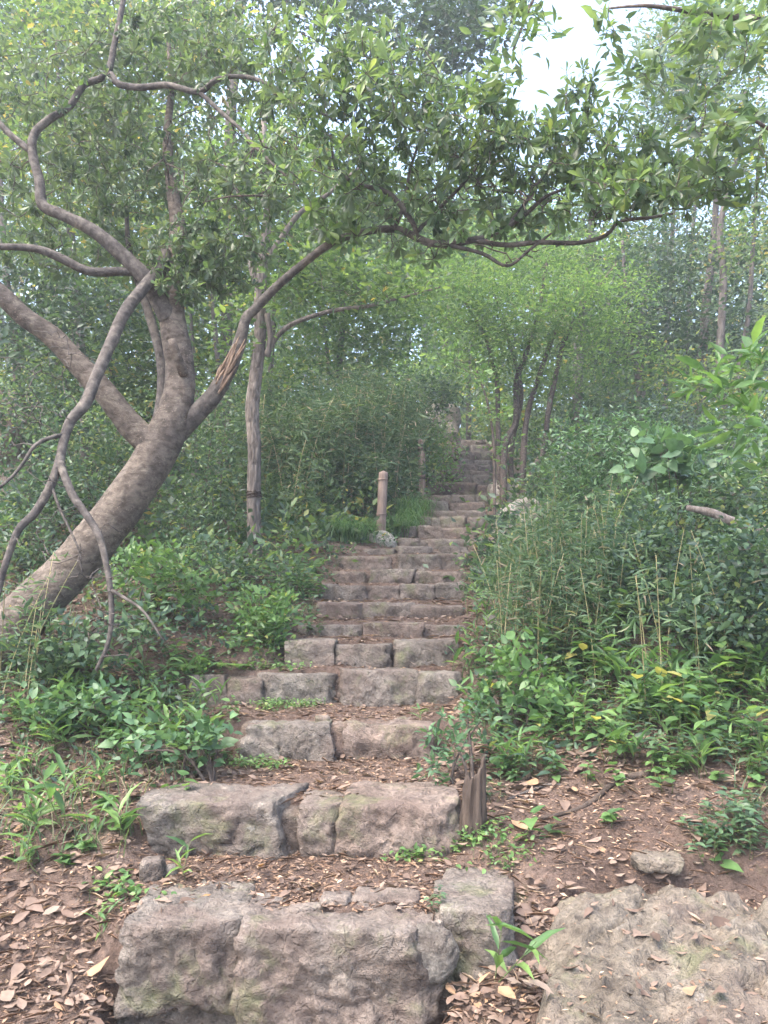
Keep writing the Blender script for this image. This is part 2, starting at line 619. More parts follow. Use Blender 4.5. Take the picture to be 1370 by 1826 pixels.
M_CONCRETE = rock_mat('rough_mortar', (.171, .158, .144), (.243, .227, .209), (.324, .310, .288), .1, .5, .35, 2.2)
M_JOINT = rock_mat('joint_mortar', (.115, .092, .079), (.164, .138, .121), (.230, .205, .184), .2, .5, .6, 1.8)
M_DOME = rock_mat('concrete_dome', (.25, .245, .22), (.36, .35, .32), (.46, .455, .42), .5, .3, .1, 1.6)

# ground: dark reddish earth with paler crumbs
M_GROUND, t, out = new_mat('earth')
g = nd(t, 'ShaderNodeNewGeometry')
P = g.outputs['Position']
n1 = noise(t, P, 1.6, 6, .6, .3)
n2 = noise(t, P, 26, 6, .75, .2)
n3 = noise(t, P, 110, 4, .75)
col = ramp(t, n1, [(.3, (.12, .087, .073)), (.55, (.178, .133, .113)), (.75, (.232, .18, .155))])
col = mixc(t, .9, col, ramp(t, n2, [(.28, (.5, .48, .46)), (.5, (1, 1, 1)), (.72, (1.5, 1.42, 1.34))]), 'MULTIPLY')
col = mixc(t, .8, col, ramp(t, n3, [(.3, (.6, .6, .6)), (.68, (1.4, 1.36, 1.3))]), 'MULTIPLY')
nm = noise(t, P, 2.7, 5, .65, .5)
col = mixc(t, ramp(t, nm, [(.6, (0, 0, 0)), (.7, (.55, .55, .55))]), col, (.10, .12, .05))
b = bump(t, n2, 1.0, .05)
b = bump(t, n3, 1.0, .02, b)
principled(t, out, col, .95, .1, b)

# ------------------------------------------------------------------ the flight of steps, in numbers
# lip row in the photo, x range of the stones, forward distance
STEPS = [(1650, 205, 925, 2.90), (1440, 250, 815, 3.55), (1288, 412, 788, 4.45), (1203, 332, 822, 5.00), (1147, 512, 815, 5.28),
         (1112, 535, 830, 5.75), (1077, 570, 830, 6.25), (1042, 572, 828, 6.85), (1017, 590, 828, 7.40), (989, 603, 838, 8.00),
         (977, 652, 835, 8.45), (958, 708, 862, 9.10), (939, 706, 850, 9.80), (922, 728, 866, 10.3), (909, 768, 868, 10.8),
         (895, 764, 868, 11.4), (883, 764, 870, 11.9), (863, 762, 872, 12.6), (848, 800, 879, 13.3), (838, 806, 879, 13.9),
         (828, 818, 879, 14.6), (818, 820, 878, 15.2), (804, 818, 878, 16.0), (794, 818, 875, 16.6), (785, 818, 866, 17.2)]
SD = np.array([s[3] for s in STEPS])
SZ = np.array([at(685, s[0], s[3])[2] for s in STEPS])
SL = np.array([at(s[1], s[0], s[3])[0] for s in STEPS])
SR = np.array([at(s[2], s[0], s[3])[0] for s in STEPS])
ZPREV = np.concatenate([[0.0], SZ[:-1]])
PY = np.concatenate([[-60, -8, 0, 2.3], SD, [17.9, 24, 40, 70, 160]])
PZ = np.concatenate([[-9, -1.2, 0, 0.0], (SZ + ZPREV) / 2, [SZ[-1], SZ[-1] + 1.3, SZ[-1] + 3.6, SZ[-1] + 5.0, SZ[-1] - 6]])


def hgt(x, y):
    x, y = np.asarray(x, float), np.asarray(y, float)
    shp = np.broadcast(x, y).shape
    x, y = np.broadcast_to(x, shp).ravel(), np.broadcast_to(y, shp).ravel()
    h = np.interp(y, PY, PZ)
    l = np.interp(y, SD, SL, SL[0], SL[-1])
    r = np.interp(y, SD, SR, SR[0], SR[-1])
    dl, dr = np.maximum(l - x, 0), np.maximum(x - r, 0)
    far = sstep(3.3, 4.8, y)
    h = h + far * (.13 * np.minimum(dl, 4) + .05 * np.maximum(dl - 4, 0)) - (1 - far) * .05 * np.minimum(dl, 2)
    h = h + .14 * sstep(.35, 1.1, dr) * sstep(3.2, 3.9, y) + .10 * sstep(.05, .5, dr) * (1 - sstep(3.0, 3.8, y))
    h = h - .06 * np.maximum(dr - 3, 0) * sstep(3, 8, y)
    h = h - .2 * sstep(.62, .9, x) * sstep(3.36, 3.2, y) * sstep(1.5, 1.9, y)
    h = h + .13 * np.exp(-((x - .43) / .2) ** 2 - ((y - 2.78) / .25) ** 2)
    p = np.stack([x, y, x * 0], 1)
    rough = .06 * fbm(p * .8, 40, 3) + .022 * fbm(p * 4.2, 41, 3)
    wob = .07 * vnoise(p * 3.1, 50) + .03 * vnoise(p * 9.0, 51)
    inside = sstep(-.12, .06, np.minimum(x - l, r - x) + wob) * (y < 18.2) * np.maximum(sstep(2.85, 2.95, y), sstep(.26, .16, x))
    idx = np.clip(np.searchsorted(SD + .14, y) - 1, -1, len(SD) - 1)
    tread = np.where(idx < 0, 0.0, SZ[np.maximum(idx, 0)]) - .012 + .018 * fbm(p * 3.2, 43, 3)
    nxt = np.where(idx + 1 < len(SD), SD[np.minimum(idx + 1, len(SD) - 1)], y + 1)
    tread = tread + .03 * sstep(.45, .0, nxt - y)
    side = h + rough
    # beside a step the earth never stands higher than its lip
    out = side * (1 - inside) + tread * inside
    return out.reshape(shp)


def ground_at(px, py):
    """where the ray through a photo pixel meets the ground"""
    o = np.array([0, 0, EYE])
    v = at(px, py, 1.0) - o
    ts = np.linspace(1.6, 40, 1600)
    pts = o + ts[:, None] * v
    below = pts[:, 2] < hgt(pts[:, 0], pts[:, 1])
    k = int(np.argmax(below)) if below.any() else len(ts) - 1
    p = pts[k]
    return np.array([p[0], p[1], float(hgt(p[0], p[1]))])


def on_ground(x, y, dz=0.0):
    return np.array([x, y, float(hgt(x, y)) + dz])


def below(px, py, d):
    """ground under the point seen at (px,py) at distance d"""
    p = at(px, py, d)
    return on_ground(p[0], d)


# ------------------------------------------------------------------ ground
def spaced(lo, hi, fine_lo, fine_hi, st, growth=1.16):
    a = list(np.arange(fine_lo, fine_hi, st))
    s, x = st, fine_hi
    while x < hi:
        a.append(x); s = min(s * growth, 4.0); x += s
    a.append(hi)
    s, x, b = st, fine_lo, []
    while x > lo:
        s = min(s * growth, 4.0); x -= s; b.append(max(x, lo))
    return np.array(b[::-1] + a)


gx = spaced(-90, 90, -2.6, 2.6, .05)
gy = spaced(-60, 160, 1.8, 18.2, .05)
X, Y = np.meshgrid(gx, gy, indexing='xy')
Z = hgt(X, Y)
mb = MB()
nx, ny = len(gx), len(gy)
i, j = np.meshgrid(np.arange(ny - 1), np.arange(nx - 1), indexing='ij')
quads = np.stack([i * nx + j, i * nx + j + 1, (i + 1) * nx + j + 1, (i + 1) * nx + j], -1).reshape(-1, 4)
mb.add(np.stack([X, Y, Z], -1).reshape(-1, 3), None, quads)
ground = mb.build('ground', M_GROUND, smooth=True)
tag(ground, 'bare reddish earth of the wooded slope', kind='structure')

# ------------------------------------------------------------------ stone stairway
STONES = {  # step -> stone edges in photo pixels (else the width is shared out)
    0: [(205, 434), (432, 802), (718, 812), (798, 930), (210, 428)],
    1: [(247, 532), (540, 604), (612, 812)],
    2: [(415, 606), (616, 782)],
    3: [(332, 398), (400, 464), (462, 598), (598, 738), (742, 822)],
    4: [(512, 594), (597, 698), (704, 812)],
    5: [(535, 652), (652, 752), (752, 826)],
    6: [(572, 652), (652, 738), (738, 822)],
    7: [(570, 600), (602, 652), (654, 716), (718, 782), (782, 828)],
    8: [(590, 652), (654, 742), (742, 828)],
    9: [(604, 700), (702, 782), (782, 838)],
    10: [(652, 706), (706, 772), (786, 834)],
    11: [(710, 750), (756, 862)],
    12: [(706, 746), (747, 788), (788, 850)],
    13: [(728, 748), (750, 766), (766, 784), (786, 806), (808, 834), (836, 866)],
    14: [(770, 815), (816, 868)],
    15: [(764, 798), (798, 868)],
    16: [(764, 806), (806, 846), (848, 870)],
    17: [(762, 852), (853, 872)],
    18: [(800, 838), (839, 879)],
    19: [(806, 879)],
    20: [(818, 852), (853, 879)],
    21: [(820, 846), (847, 878)],
    22: [(818, 856), (857, 878)],
    23: [(818, 840), (841, 875)],
    24: [(818, 866)],
}
stair = empty('stone_stairway', on_ground((SL[0] + SR[0]) / 2, SD[0] - .1),
              'flight of rough reddish grey stone steps climbing the wooded slope', 'stairs')
rs = np.random.default_rng(11)
for k, (yl, xl, xr, d) in enumerate(STEPS):
    rise = SZ[k] - ZPREV[k]
    zt = SZ[k]
    # packed mortar and earth behind and between the stones
    mb = MB()
    wl, wr = SL[k] + .05, (SR[k] if k else at(800, yl, d)[0]) - .05
    deep = .34 if k < 3 else .3
    rock(mb, (wr - wl, deep - .02, rise + .25), max(.02, .005 * d), rs, .2, .05, 0, .03, True,
         ((wl + wr) / 2, d + .055 + deep / 2, zt - .03 - (rise + .25) / 2))
    step = mb.build('step', M_JOINT, stair, True)
    for n, (a, b) in enumerate(STONES[k]):
        x0, x1 = at(a, yl, d)[0], at(b, yl, d)[0]
        w = x1 - x0 + .03
        dep = deep * rs.uniform(.9, 1.25)
        hh = rise + .10
        top = zt + rs.uniform(-.018, .018)
        fy = d + rs.uniform(-.02, .03)
        rz = rs.uniform(-.06, .06)
        mat = M_STONE
        cuts, rnd, rgh = 7, .09, .052
        if k == 0:
            dep, hh = [.46, .46, .07, .42, .4][n], [.30, rise + .25, .19, .34, .45][n]
            top = zt + [.0, .0, .008, .03, -.25][n]
            fy = d + [-.01, -.03, -.052, .05, .05][n]
            rz = [.05, -.02, .0, -.14, .05][n]
            rgh, rnd, cuts = .042, .08, 6
            if n == 2:
                mat, cuts, rnd, rgh = M_CONCRETE, 0, 1.0, .02
        if k == 1:
            top = zt + [.02, .0, .02][n]; dep = [.36, .3, .36][n]; rz = [.03, 0, -.12][n]
        if k == 3 and n in (0, 1):
            top -= .01; dep = .3
        if k == 13:
            top = zt + rs.uniform(-.05, .03); rz = rs.uniform(-.3, .3); rnd, rgh = .5, .07
        if k == 17 and n == 0:
            hh = .2; fy -= .05; top += .02; cuts = 3
        if k > 9:
            rnd, rgh = .22, .065
        if k == 0 and n == 2:         # round mortar patch pressed into the joint
            mb = MB()
            rock(mb, (.2, .2, .2), .012, rs, 1.0, .05, 0, .03, False, (0, 0, 0))
            mb.v[0] = mb.v[0] * np.array([1.0, .34, .98]) + np.array([(x0 + x1) / 2, d - .012, zt - .085])
            mb.build('mortar_patch', M_CONCRETE, step, True)
            continue
        mb = MB()
        rock(mb, (w, dep, hh), max(.013, .0042 * d), rs, rnd, rgh, cuts, .028, True,
             ((x0 + x1) / 2, fy + dep / 2, top - hh / 2), rz, .03, .075 if mat is M_STONE else 0.0)
        mb.build('stone', mat, step, True)
    if k == 17:                       # smaller stones tucked under the overhanging slab
        for a, b in ((766, 800), (800, 840)):
            x0, x1 = at(a, yl, d)[0], at(b, yl, d)[0]
            mb = MB()
            rock(mb, (x1 - x0, .25, .22), .05, rs, .4, .06, 4, .02, True, ((x0 + x1) / 2, d + .14, zt - .20))
            mb.build('stone', M_STONE, step, True)
    if k in (0, 1, 2):                # flat stones trodden into the earth behind the lip
        for px, py, w_, d_ in ({0: [(690, 1604, .26, .13), (545, 1628, .13, .07), (820, 1592, .2, .12), (600, 1606, .12, .1)],
                                1: [(360, 1415, .24, .12), (745, 1408, .2, .1)], 2: [(575, 1292, .09, .07)]}[k]):
            q = ground_at(px, py)
            mb = MB()
            rock(mb, (w_, d_, .07), .013, rs, .5, .06, 4, .02, True, (q[0], q[1], q[2] - .012), rs.uniform(-.4, .4))
            mb.build('stone', M_STONE, step, True)
    if k == 11:                       # sloping slab along the right side of the flight
        mb = MB()
        q = at(868, 985, 9.0)
        rock(mb, (.32, .9, .5), .04, rs, .4, .06, 5, .02, True, (q[0], 9.0, q[2] - .1), .12)
        mb.build('stone', M_STONE, step, True)

# ------------------------------------------------------------------ rocks
rr = np.random.default_rng(23)
# bedrock outcrop at the foot of the steps
bx, by = np.meshgrid(np.arange(.02, 2.6, .0125), np.arange(1.75, 3.42, .0125), indexing='xy')
pp = np.stack([bx.ravel(), by.ravel(), bx.ravel() * 0], 1)
lft = np.interp(pp[:, 1], [1.7, 2.2, 2.6, 2.85, 3.0, 3.3], [.10, .18, .40, .66, .64, .68]) + .05 * fbm(pp * 5, 61, 3)
bck = 3.26 + .05 * fbm(pp * 3.0, 62, 3)
z = .49 - .15 * (3.25 - pp[:, 1]) + .05 * (pp[:, 0] - 1.2)
u = pp @ np.array([.8, .6, 0]); v = pp @ np.array([-.6, .8, 0])
q = np.stack([u * 1.1, v * 4.2, u * 0], 1)
folia = fbm(q + .25 * fbm(pp * 3, 66, 2)[:, None], 63, 5, .55)
cr = 1 - np.abs(fbm(np.stack([u * 1.3, v * 2.4, u * 0 + 4], 1), 64, 4))
z = z + .030 * folia + .022 * fbm(pp * 1.7, 65, 3) - .045 * sstep(.84, 1.0, cr) + .016 * fbm(np.stack([u * 9, v * 30, u * 0], 1), 68, 4, .6) + .012 * (1 - np.abs(fbm(pp * 12, 69, 3)))
z = z + .022 * np.round(2 * fbm(q * .6, 67, 2)) / 2
z = z - .36 * sstep(.14, -.34, pp[:, 0] - lft) - .40 * sstep(.07, -.12, bck - pp[:, 1]) - .45 * sstep(.2, -.05, pp[:, 1] - 1.75) - .4 * sstep(.15, 0, 2.6 - pp[:, 0])
mb = MB()
ny, nx = bx.shape
i, j = np.meshgrid(np.arange(ny - 1), np.arange(nx - 1), indexing='ij')
mb.add(np.stack([pp[:, 0], pp[:, 1], z], 1), None,
       np.stack([i * nx + j, i * nx + j + 1, (i + 1) * nx + j + 1, (i + 1) * nx + j], -1).reshape(-1, 4), .4)
OUT_Z = (bx[0], by[:, 0], z.reshape(ny, nx))
o = mb.build('rock_outcrop', M_SLAB, smooth=True)
tag(o, 'broad weathered bedrock slab filling the bottom right corner', 'rock')


def surface(x, y):
    """top of ground or bedrock"""
    g_ = hgt(x, y)
    xs, ys, zz = OUT_Z
    ix = np.clip(((np.asarray(x) - xs[0]) / .0125).astype(int), 0, len(xs) - 1)
    iy = np.clip(((np.asarray(y) - ys[0]) / .0125).astype(int), 0, len(ys) - 1)
    ok = (x > xs[0]) & (x < xs[-1]) & (y > ys[0]) & (y < ys[-1])
    return np.where(ok, np.maximum(g_, zz[iy, ix]), g_)


def boulder(name, label, p, size, mat=M_BOULDER, rz=0, cell=.02, sink=.3, cuts=6, rough=.07):
    mb = MB()
    rock(mb, size, cell, rr, .6, rough, cuts, .02, False, (p[0], p[1], p[2] + size[2] * (.5 - sink)), rz, .015)
    return tag(mb.build(name, mat, smooth=True, loc=tuple(p)), label, 'rock')


boulder('stone', 'flat angular stone lying on the earth above the bedrock slab', ground_at(1172, 1552), (.21, .15, .055), M_SLAB, -.3, .008, .25, 10, .04)
boulder('stone', 'little brown stone at the lower left end of the second step', ground_at(272, 1562), (.10, .09, .10), M_STONE, .2, .01)
boulder('stone', 'pale pebble beside the brown stone by the second step', ground_at(305, 1560), (.05, .045, .045), M_CONCRETE, .5, .008)
boulder('boulder', 'pale boulder at the stairs\' edge under the many-stemmed tree', below(945, 960, 8.9), (.75, .6, .62), M_BOULDER, .4, .035, .25)
boulder('boulder', 'grey rock beside the thin sapling right of the upper steps', below(908, 880, 11.6), (.6, .5, .5), M_BOULDER, .1, .05)
boulder('boulder', 'pale rock face among leaves above the top step', below(782, 748, 19.5), (1.0, .8, 1.1), M_BOULDER, .2, .07, .1)
boulder('boulder', 'cracked pale rock beside the head of the stairs', below(757, 770, 18.3), (.7, .7, .8), M_BOULDER, .9, .07, .2)
boulder('boulder', 'brown earth-stained boulder at the left edge behind the leaning tree', below(-10, 850, 8.2), (.9, .7, 1.5), M_STONE, .1, .05, .2)
boulder('stone', 'small pale stone among weeds right of the sixth step', ground_at(880, 1120), (.12, .10, .13), M_BOULDER, .1, .012)


# ------------------------------------------------------------------ posts and stump
def rows_px(pts):
    return np.array([[*at(px, py, d), r * d / FPX] for px, py, d, r in pts])


def ring(mb, c, ax, rad, thick, turns=1, wob=.0, rng=None):
    a = unit(np.cross(ax, [.2, .9, .1])); b = np.cross(ax, a)
    n = 18 * turns
    th = np.linspace(0, 2 * math.pi * turns, n + 1)
    p = c + (np.cos(th)[:, None] * a + np.sin(th)[:, None] * b) * rad
    p = p + np.outer(np.linspace(-.5, .5, n + 1) * thick * 2.2 * turns, ax)
    if wob:
        p = p + rng.normal(size=p.shape) * wob
    tube(mb, np.column_stack([p, np.full(n + 1, thick)]), 5)


def post(label, top, bot, rpx, d, rings, wires, dome=None):
    a, b = at(*bot, d), at(*top, d)
    r = rpx * d / FPX
    b[1] += .03
    foot = a.copy()
    foot[2] = min(a[2], float(hgt(a[0], a[1])))
    root = empty('fence_post', foot, label, 'post')
    ax = unit(b - a)
    mb = MB()
    lo = foot - ax * .1
    tube(mb, np.vstack([np.append(lo, r * 1.04), np.append(a, r * 1.03), np.append((a + b) / 2, r), np.append(b, r * .98)]), 20, .03, .03, 9, 5)
    mb.build('shaft', M_POST, root, True)
    for t_ in rings:
        mb = MB()
        ring(mb, a + (b - a) * t_, ax, r * 1.02, .009)
        mb.build('ring', M_POST, root, True)
    for t_ in wires:
        mb = MB()
        ring(mb, a + (b - a) * t_, ax, r * 1.06, .006, 3, .004, rr)
        mb.build('wire_loop', M_WIRE, root, True)
    if dome:
        mb = MB()
        n1, n2 = 26, 12
        th, ph = np.meshgrid(np.linspace(0, 2 * math.pi, n1, endpoint=False), np.linspace(-.5, math.pi / 2, n2), indexing='ij')
        rd = dome * d / FPX
        p = np.stack([np.cos(th) * np.cos(ph), np.sin(th) * np.cos(ph), np.sin(ph) * .95], -1).reshape(-1, 3)
        p = p * rd * (1 + .05 * fbm(p * 2, 71, 3) + .015 * fbm(p * 9, 72, 2))[:, None] + foot + np.array([0, -.02, -.02])
        i, j = np.meshgrid(np.arange(n1), np.arange(n2 - 1), indexing='ij')
        mb.add(p, None, np.stack([i * n2 + j, ((i + 1) % n1) * n2 + j, ((i + 1) % n1) * n2 + j + 1, i * n2 + j + 1], -1).reshape(-1, 4))
        mb.build('concrete_footing', M_DOME, root, True)
    return root


post('leaning round wooden post set in a pale concrete footing beside the steps', (684, 842), (678, 972), 8.6, 9.2, (.42, .90), (), 31)
post('round brown post with wire loops beyond the grass tuft', (752, 784), (753, 872), 6.2, 12.2, (), (.22, .88, .80))
post('brown post bound with rope at the left edge of the top steps', (818, 779), (815, 842), 5.2, 13.9, (), (.35, .5, .62))

st0 = ground_at(842, 1486)
ns, nh = 44, 16
th = np.linspace(0, 2 * math.pi, ns, endpoint=False)
cth = np.stack([np.cos(th) * 1.6, np.sin(th) * 1.6, th * 0 + 2.2], 1)
jag = .25 + .06 * np.cos(th - .3) + .08 * fbm(cth * .9, 81, 2) + .05 * np.abs(fbm(cth * 2.2, 82, 2)) - .16 * sstep(.5, 1, np.cos(th - 1.2))
prof = .038 * (1 + .16 * fbm(cth * 1.5, 83, 3))
vv = []
for rr_, inner in ((1.0, False), (.62, True)):
    for k in range(nh):
        t_ = k / (nh - 1)
        hh = (jag - (.012 if inner else 0)) * t_ - .10 * (1 - t_)
        rad = prof * rr_ * (1.25 - .35 * t_ + .12 * (1 - t_) ** 4)
        q = np.stack([np.cos(th) * 3, np.sin(th) * 3, np.full(ns, t_ * 1.1)], 1)
        rad = rad * (1 + .32 * (1 - np.abs(fbm(q * np.array([2.2, 2.2, 1.3]), 84, 4))) - .12)
        vv.append(np.stack([st0[0] + np.cos(th) * rad * 1.15 + .02 * t_, st0[1] + np.sin(th) * rad * .8, st0[2] + hh], 1))
i, j = np.meshgrid(np.arange(nh - 1), np.arange(ns), indexing='ij')
f = np.stack([i * ns + j, i * ns + (j + 1) % ns, (i + 1) * ns + (j + 1) % ns, (i + 1) * ns + j], -1).reshape(-1, 4)
jj = np.arange(ns); e1, e2 = (nh - 1) * ns, (2 * nh - 1) * ns
rim = np.stack([e1 + jj, e1 + (jj + 1) % ns, e2 + (jj + 1) % ns, e2 + jj], 1)
mb = MB()
mb.add(np.concatenate(vv), None, np.concatenate([f, f[:, ::-1] + nh * ns, rim]))
o = mb.build('tree_stump', M_STUMP, smooth=True, loc=tuple(st0))
tag(o, 'split weathered hollow wooden stump at the right end of the second step', 'stump')


# ------------------------------------------------------------------ branching and foliage engine
def grow(rng, nodes, tips, r_tip=.002, r_gain=.011, r_max=.03, curl=.16, seg=.07, sag=.0):
    """joins every tip to the nearest part of the skeleton with a thin curved twig"""
    nodes = np.asarray(nodes, float)
    cap = len(nodes) + len(tips) * 14
    buf = np.zeros((cap, 3)); n = len(nodes); buf[:n] = nodes
    d0 = np.array([np.min(np.sum((nodes - t_) ** 2, 1)) for t_ in tips])
    twigs, dirs = [], np.zeros((len(tips), 3))
    for k in np.argsort(d0):
        t_ = tips[k]
        dd = np.sum((buf[:n] - t_) ** 2, 1)
        s = buf[int(np.argmin(dd))]
        L = float(np.linalg.norm(t_ - s))
        m = int(np.clip(L / seg, 3, 12))
        u_ = np.linspace(0, 1, m + 1)[:, None]
        jit = rng.normal(size=3) * curl * L + np.array([0, 0, -sag * L])
        jit2 = rng.normal(size=3) * curl * .5 * L
        p = s + (t_ - s) * u_ + jit * (u_ * (1 - u_)) * 1.6 + jit2 * np.sin(u_ * 2 * math.pi) * .5
        r = np.linspace(min(r_tip + r_gain * L, r_max), r_tip, m + 1)
        twigs.append(np.column_stack([p, r]))
        dirs[k] = unit(p[-1] - p[-2])
        buf[n:n + m] = p[1:]
        n += m
    return twigs, dirs


def ball(rng, n, shell=.0):
    d = rand_dirs(rng, n)
    r = rng.uniform(shell ** 3, 1, n) ** (1 / 3)
    return d * r[:, None]


def tips_in(rng, ells):
    """ells: (px, py, d, rx px, ry px, rd m, count)"""
    out = []
    for px, py, d, rx, ry, rd, n in ells:
        b = ball(rng, int(n))
        for u_ in b:
            out.append(at(px + rx * u_[0], py + ry * u_[1], d + rd * u_[2]))
    return np.array(out)


def sprigs(rng, mb, tips, dirs, kind, n, spread, size, ratio, tint, flat=.6, updown=.25, droop=.0, var=.35):
    """a loose spray of n blades round every tip; flat = how level the blades lie"""
    N = len(tips) * n
    base = np.repeat(tips, n, 0)
    dd = np.repeat(dirs, n, 0)
    off = rng.normal(size=(N, 3)) * spread
    off[:, 2] *= (1 - .5 * flat)
    pos = base + off
    ax = unit(rng.normal(size=(N, 3)) * np.array([1, 1, .5]) + .7 * dd + .5 * unit(off) + np.array([0, 0, updown - droop]))
    nr = unit(rng.normal(size=(N, 3)) * (1 - flat) + np.array([0, 0, flat + .15]))
    ln = size * np.exp(rng.normal(size=N) * var * .7)
    tn = np.clip(np.repeat(rng.uniform(-.12, .12, len(tips)), n) + rng.uniform(tint[0], tint[1], N), 0, 1)
    far = rng.uniform(size=N) < .012
    tn[far] = 1
    add_leaves(mb, kind, pos, ax, nr, ln, ln * ratio, tn)


def whorls(rng, mb, tips, dirs, n, size, ratio, tint, kind='obovate', lift=.55, hang=.25):
    """rosettes of blades at the twig tips, with some hanging older leaves"""
    pos, ax, nr, ln, tn = [], [], [], [], []
    for tpt, tdir in zip(tips, dirs):
        t_ = unit(tdir + np.array([0, 0, lift]))
        a = unit(np.cross(t_, [.31, .2, .77])); b = np.cross(t_, a)
        k = int(rng.integers(max(3, n - 2), n + 3))
        ph0 = rng.uniform(0, 6.28)
        base_t = rng.uniform(tint[0], tint[1])
        s0 = size * rng.uniform(.6, 1.2)
        for q in range(k):
            ph = ph0 + q * 2.4
            old = q / k
            op = .45 + .95 * old + rng.normal() * .14
            rad = a * math.cos(ph) + b * math.sin(ph)
            axis = t_ * math.cos(op) + rad * math.sin(op)
            if rng.uniform() < hang * old * 2:
                axis = unit(axis * .6 + np.array([0, 0, -.9]))
            pos.append(tpt - t_ * (.035 * old * size / .1)); ax.append(axis)
            nr.append(unit(t_ + rng.normal(size=3) * .25))
            ln.append(s0 * rng.uniform(.7, 1.15)); tn.append(np.clip(base_t + .28 * (.5 - old) + rng.normal() * .08, 0, 1))
    ln = np.array(ln)
    add_leaves(mb, kind, np.array(pos), np.array(ax), np.array(nr), ln, ln * ratio * rng.uniform(.85, 1.15, len(ln)), np.array(tn))


def twig_mesh(twigs, name, mat, parent, sides=4, tint=.5):
    mb = MB()
    for tw in twigs:
        tube(mb, tw, sides, cap=False, tint=tint)
    return tag(mb.build(name, mat, parent, True), kind='stuff')


def dense(rows, st=.06):
    return catmull(rows, st)[:, :3]

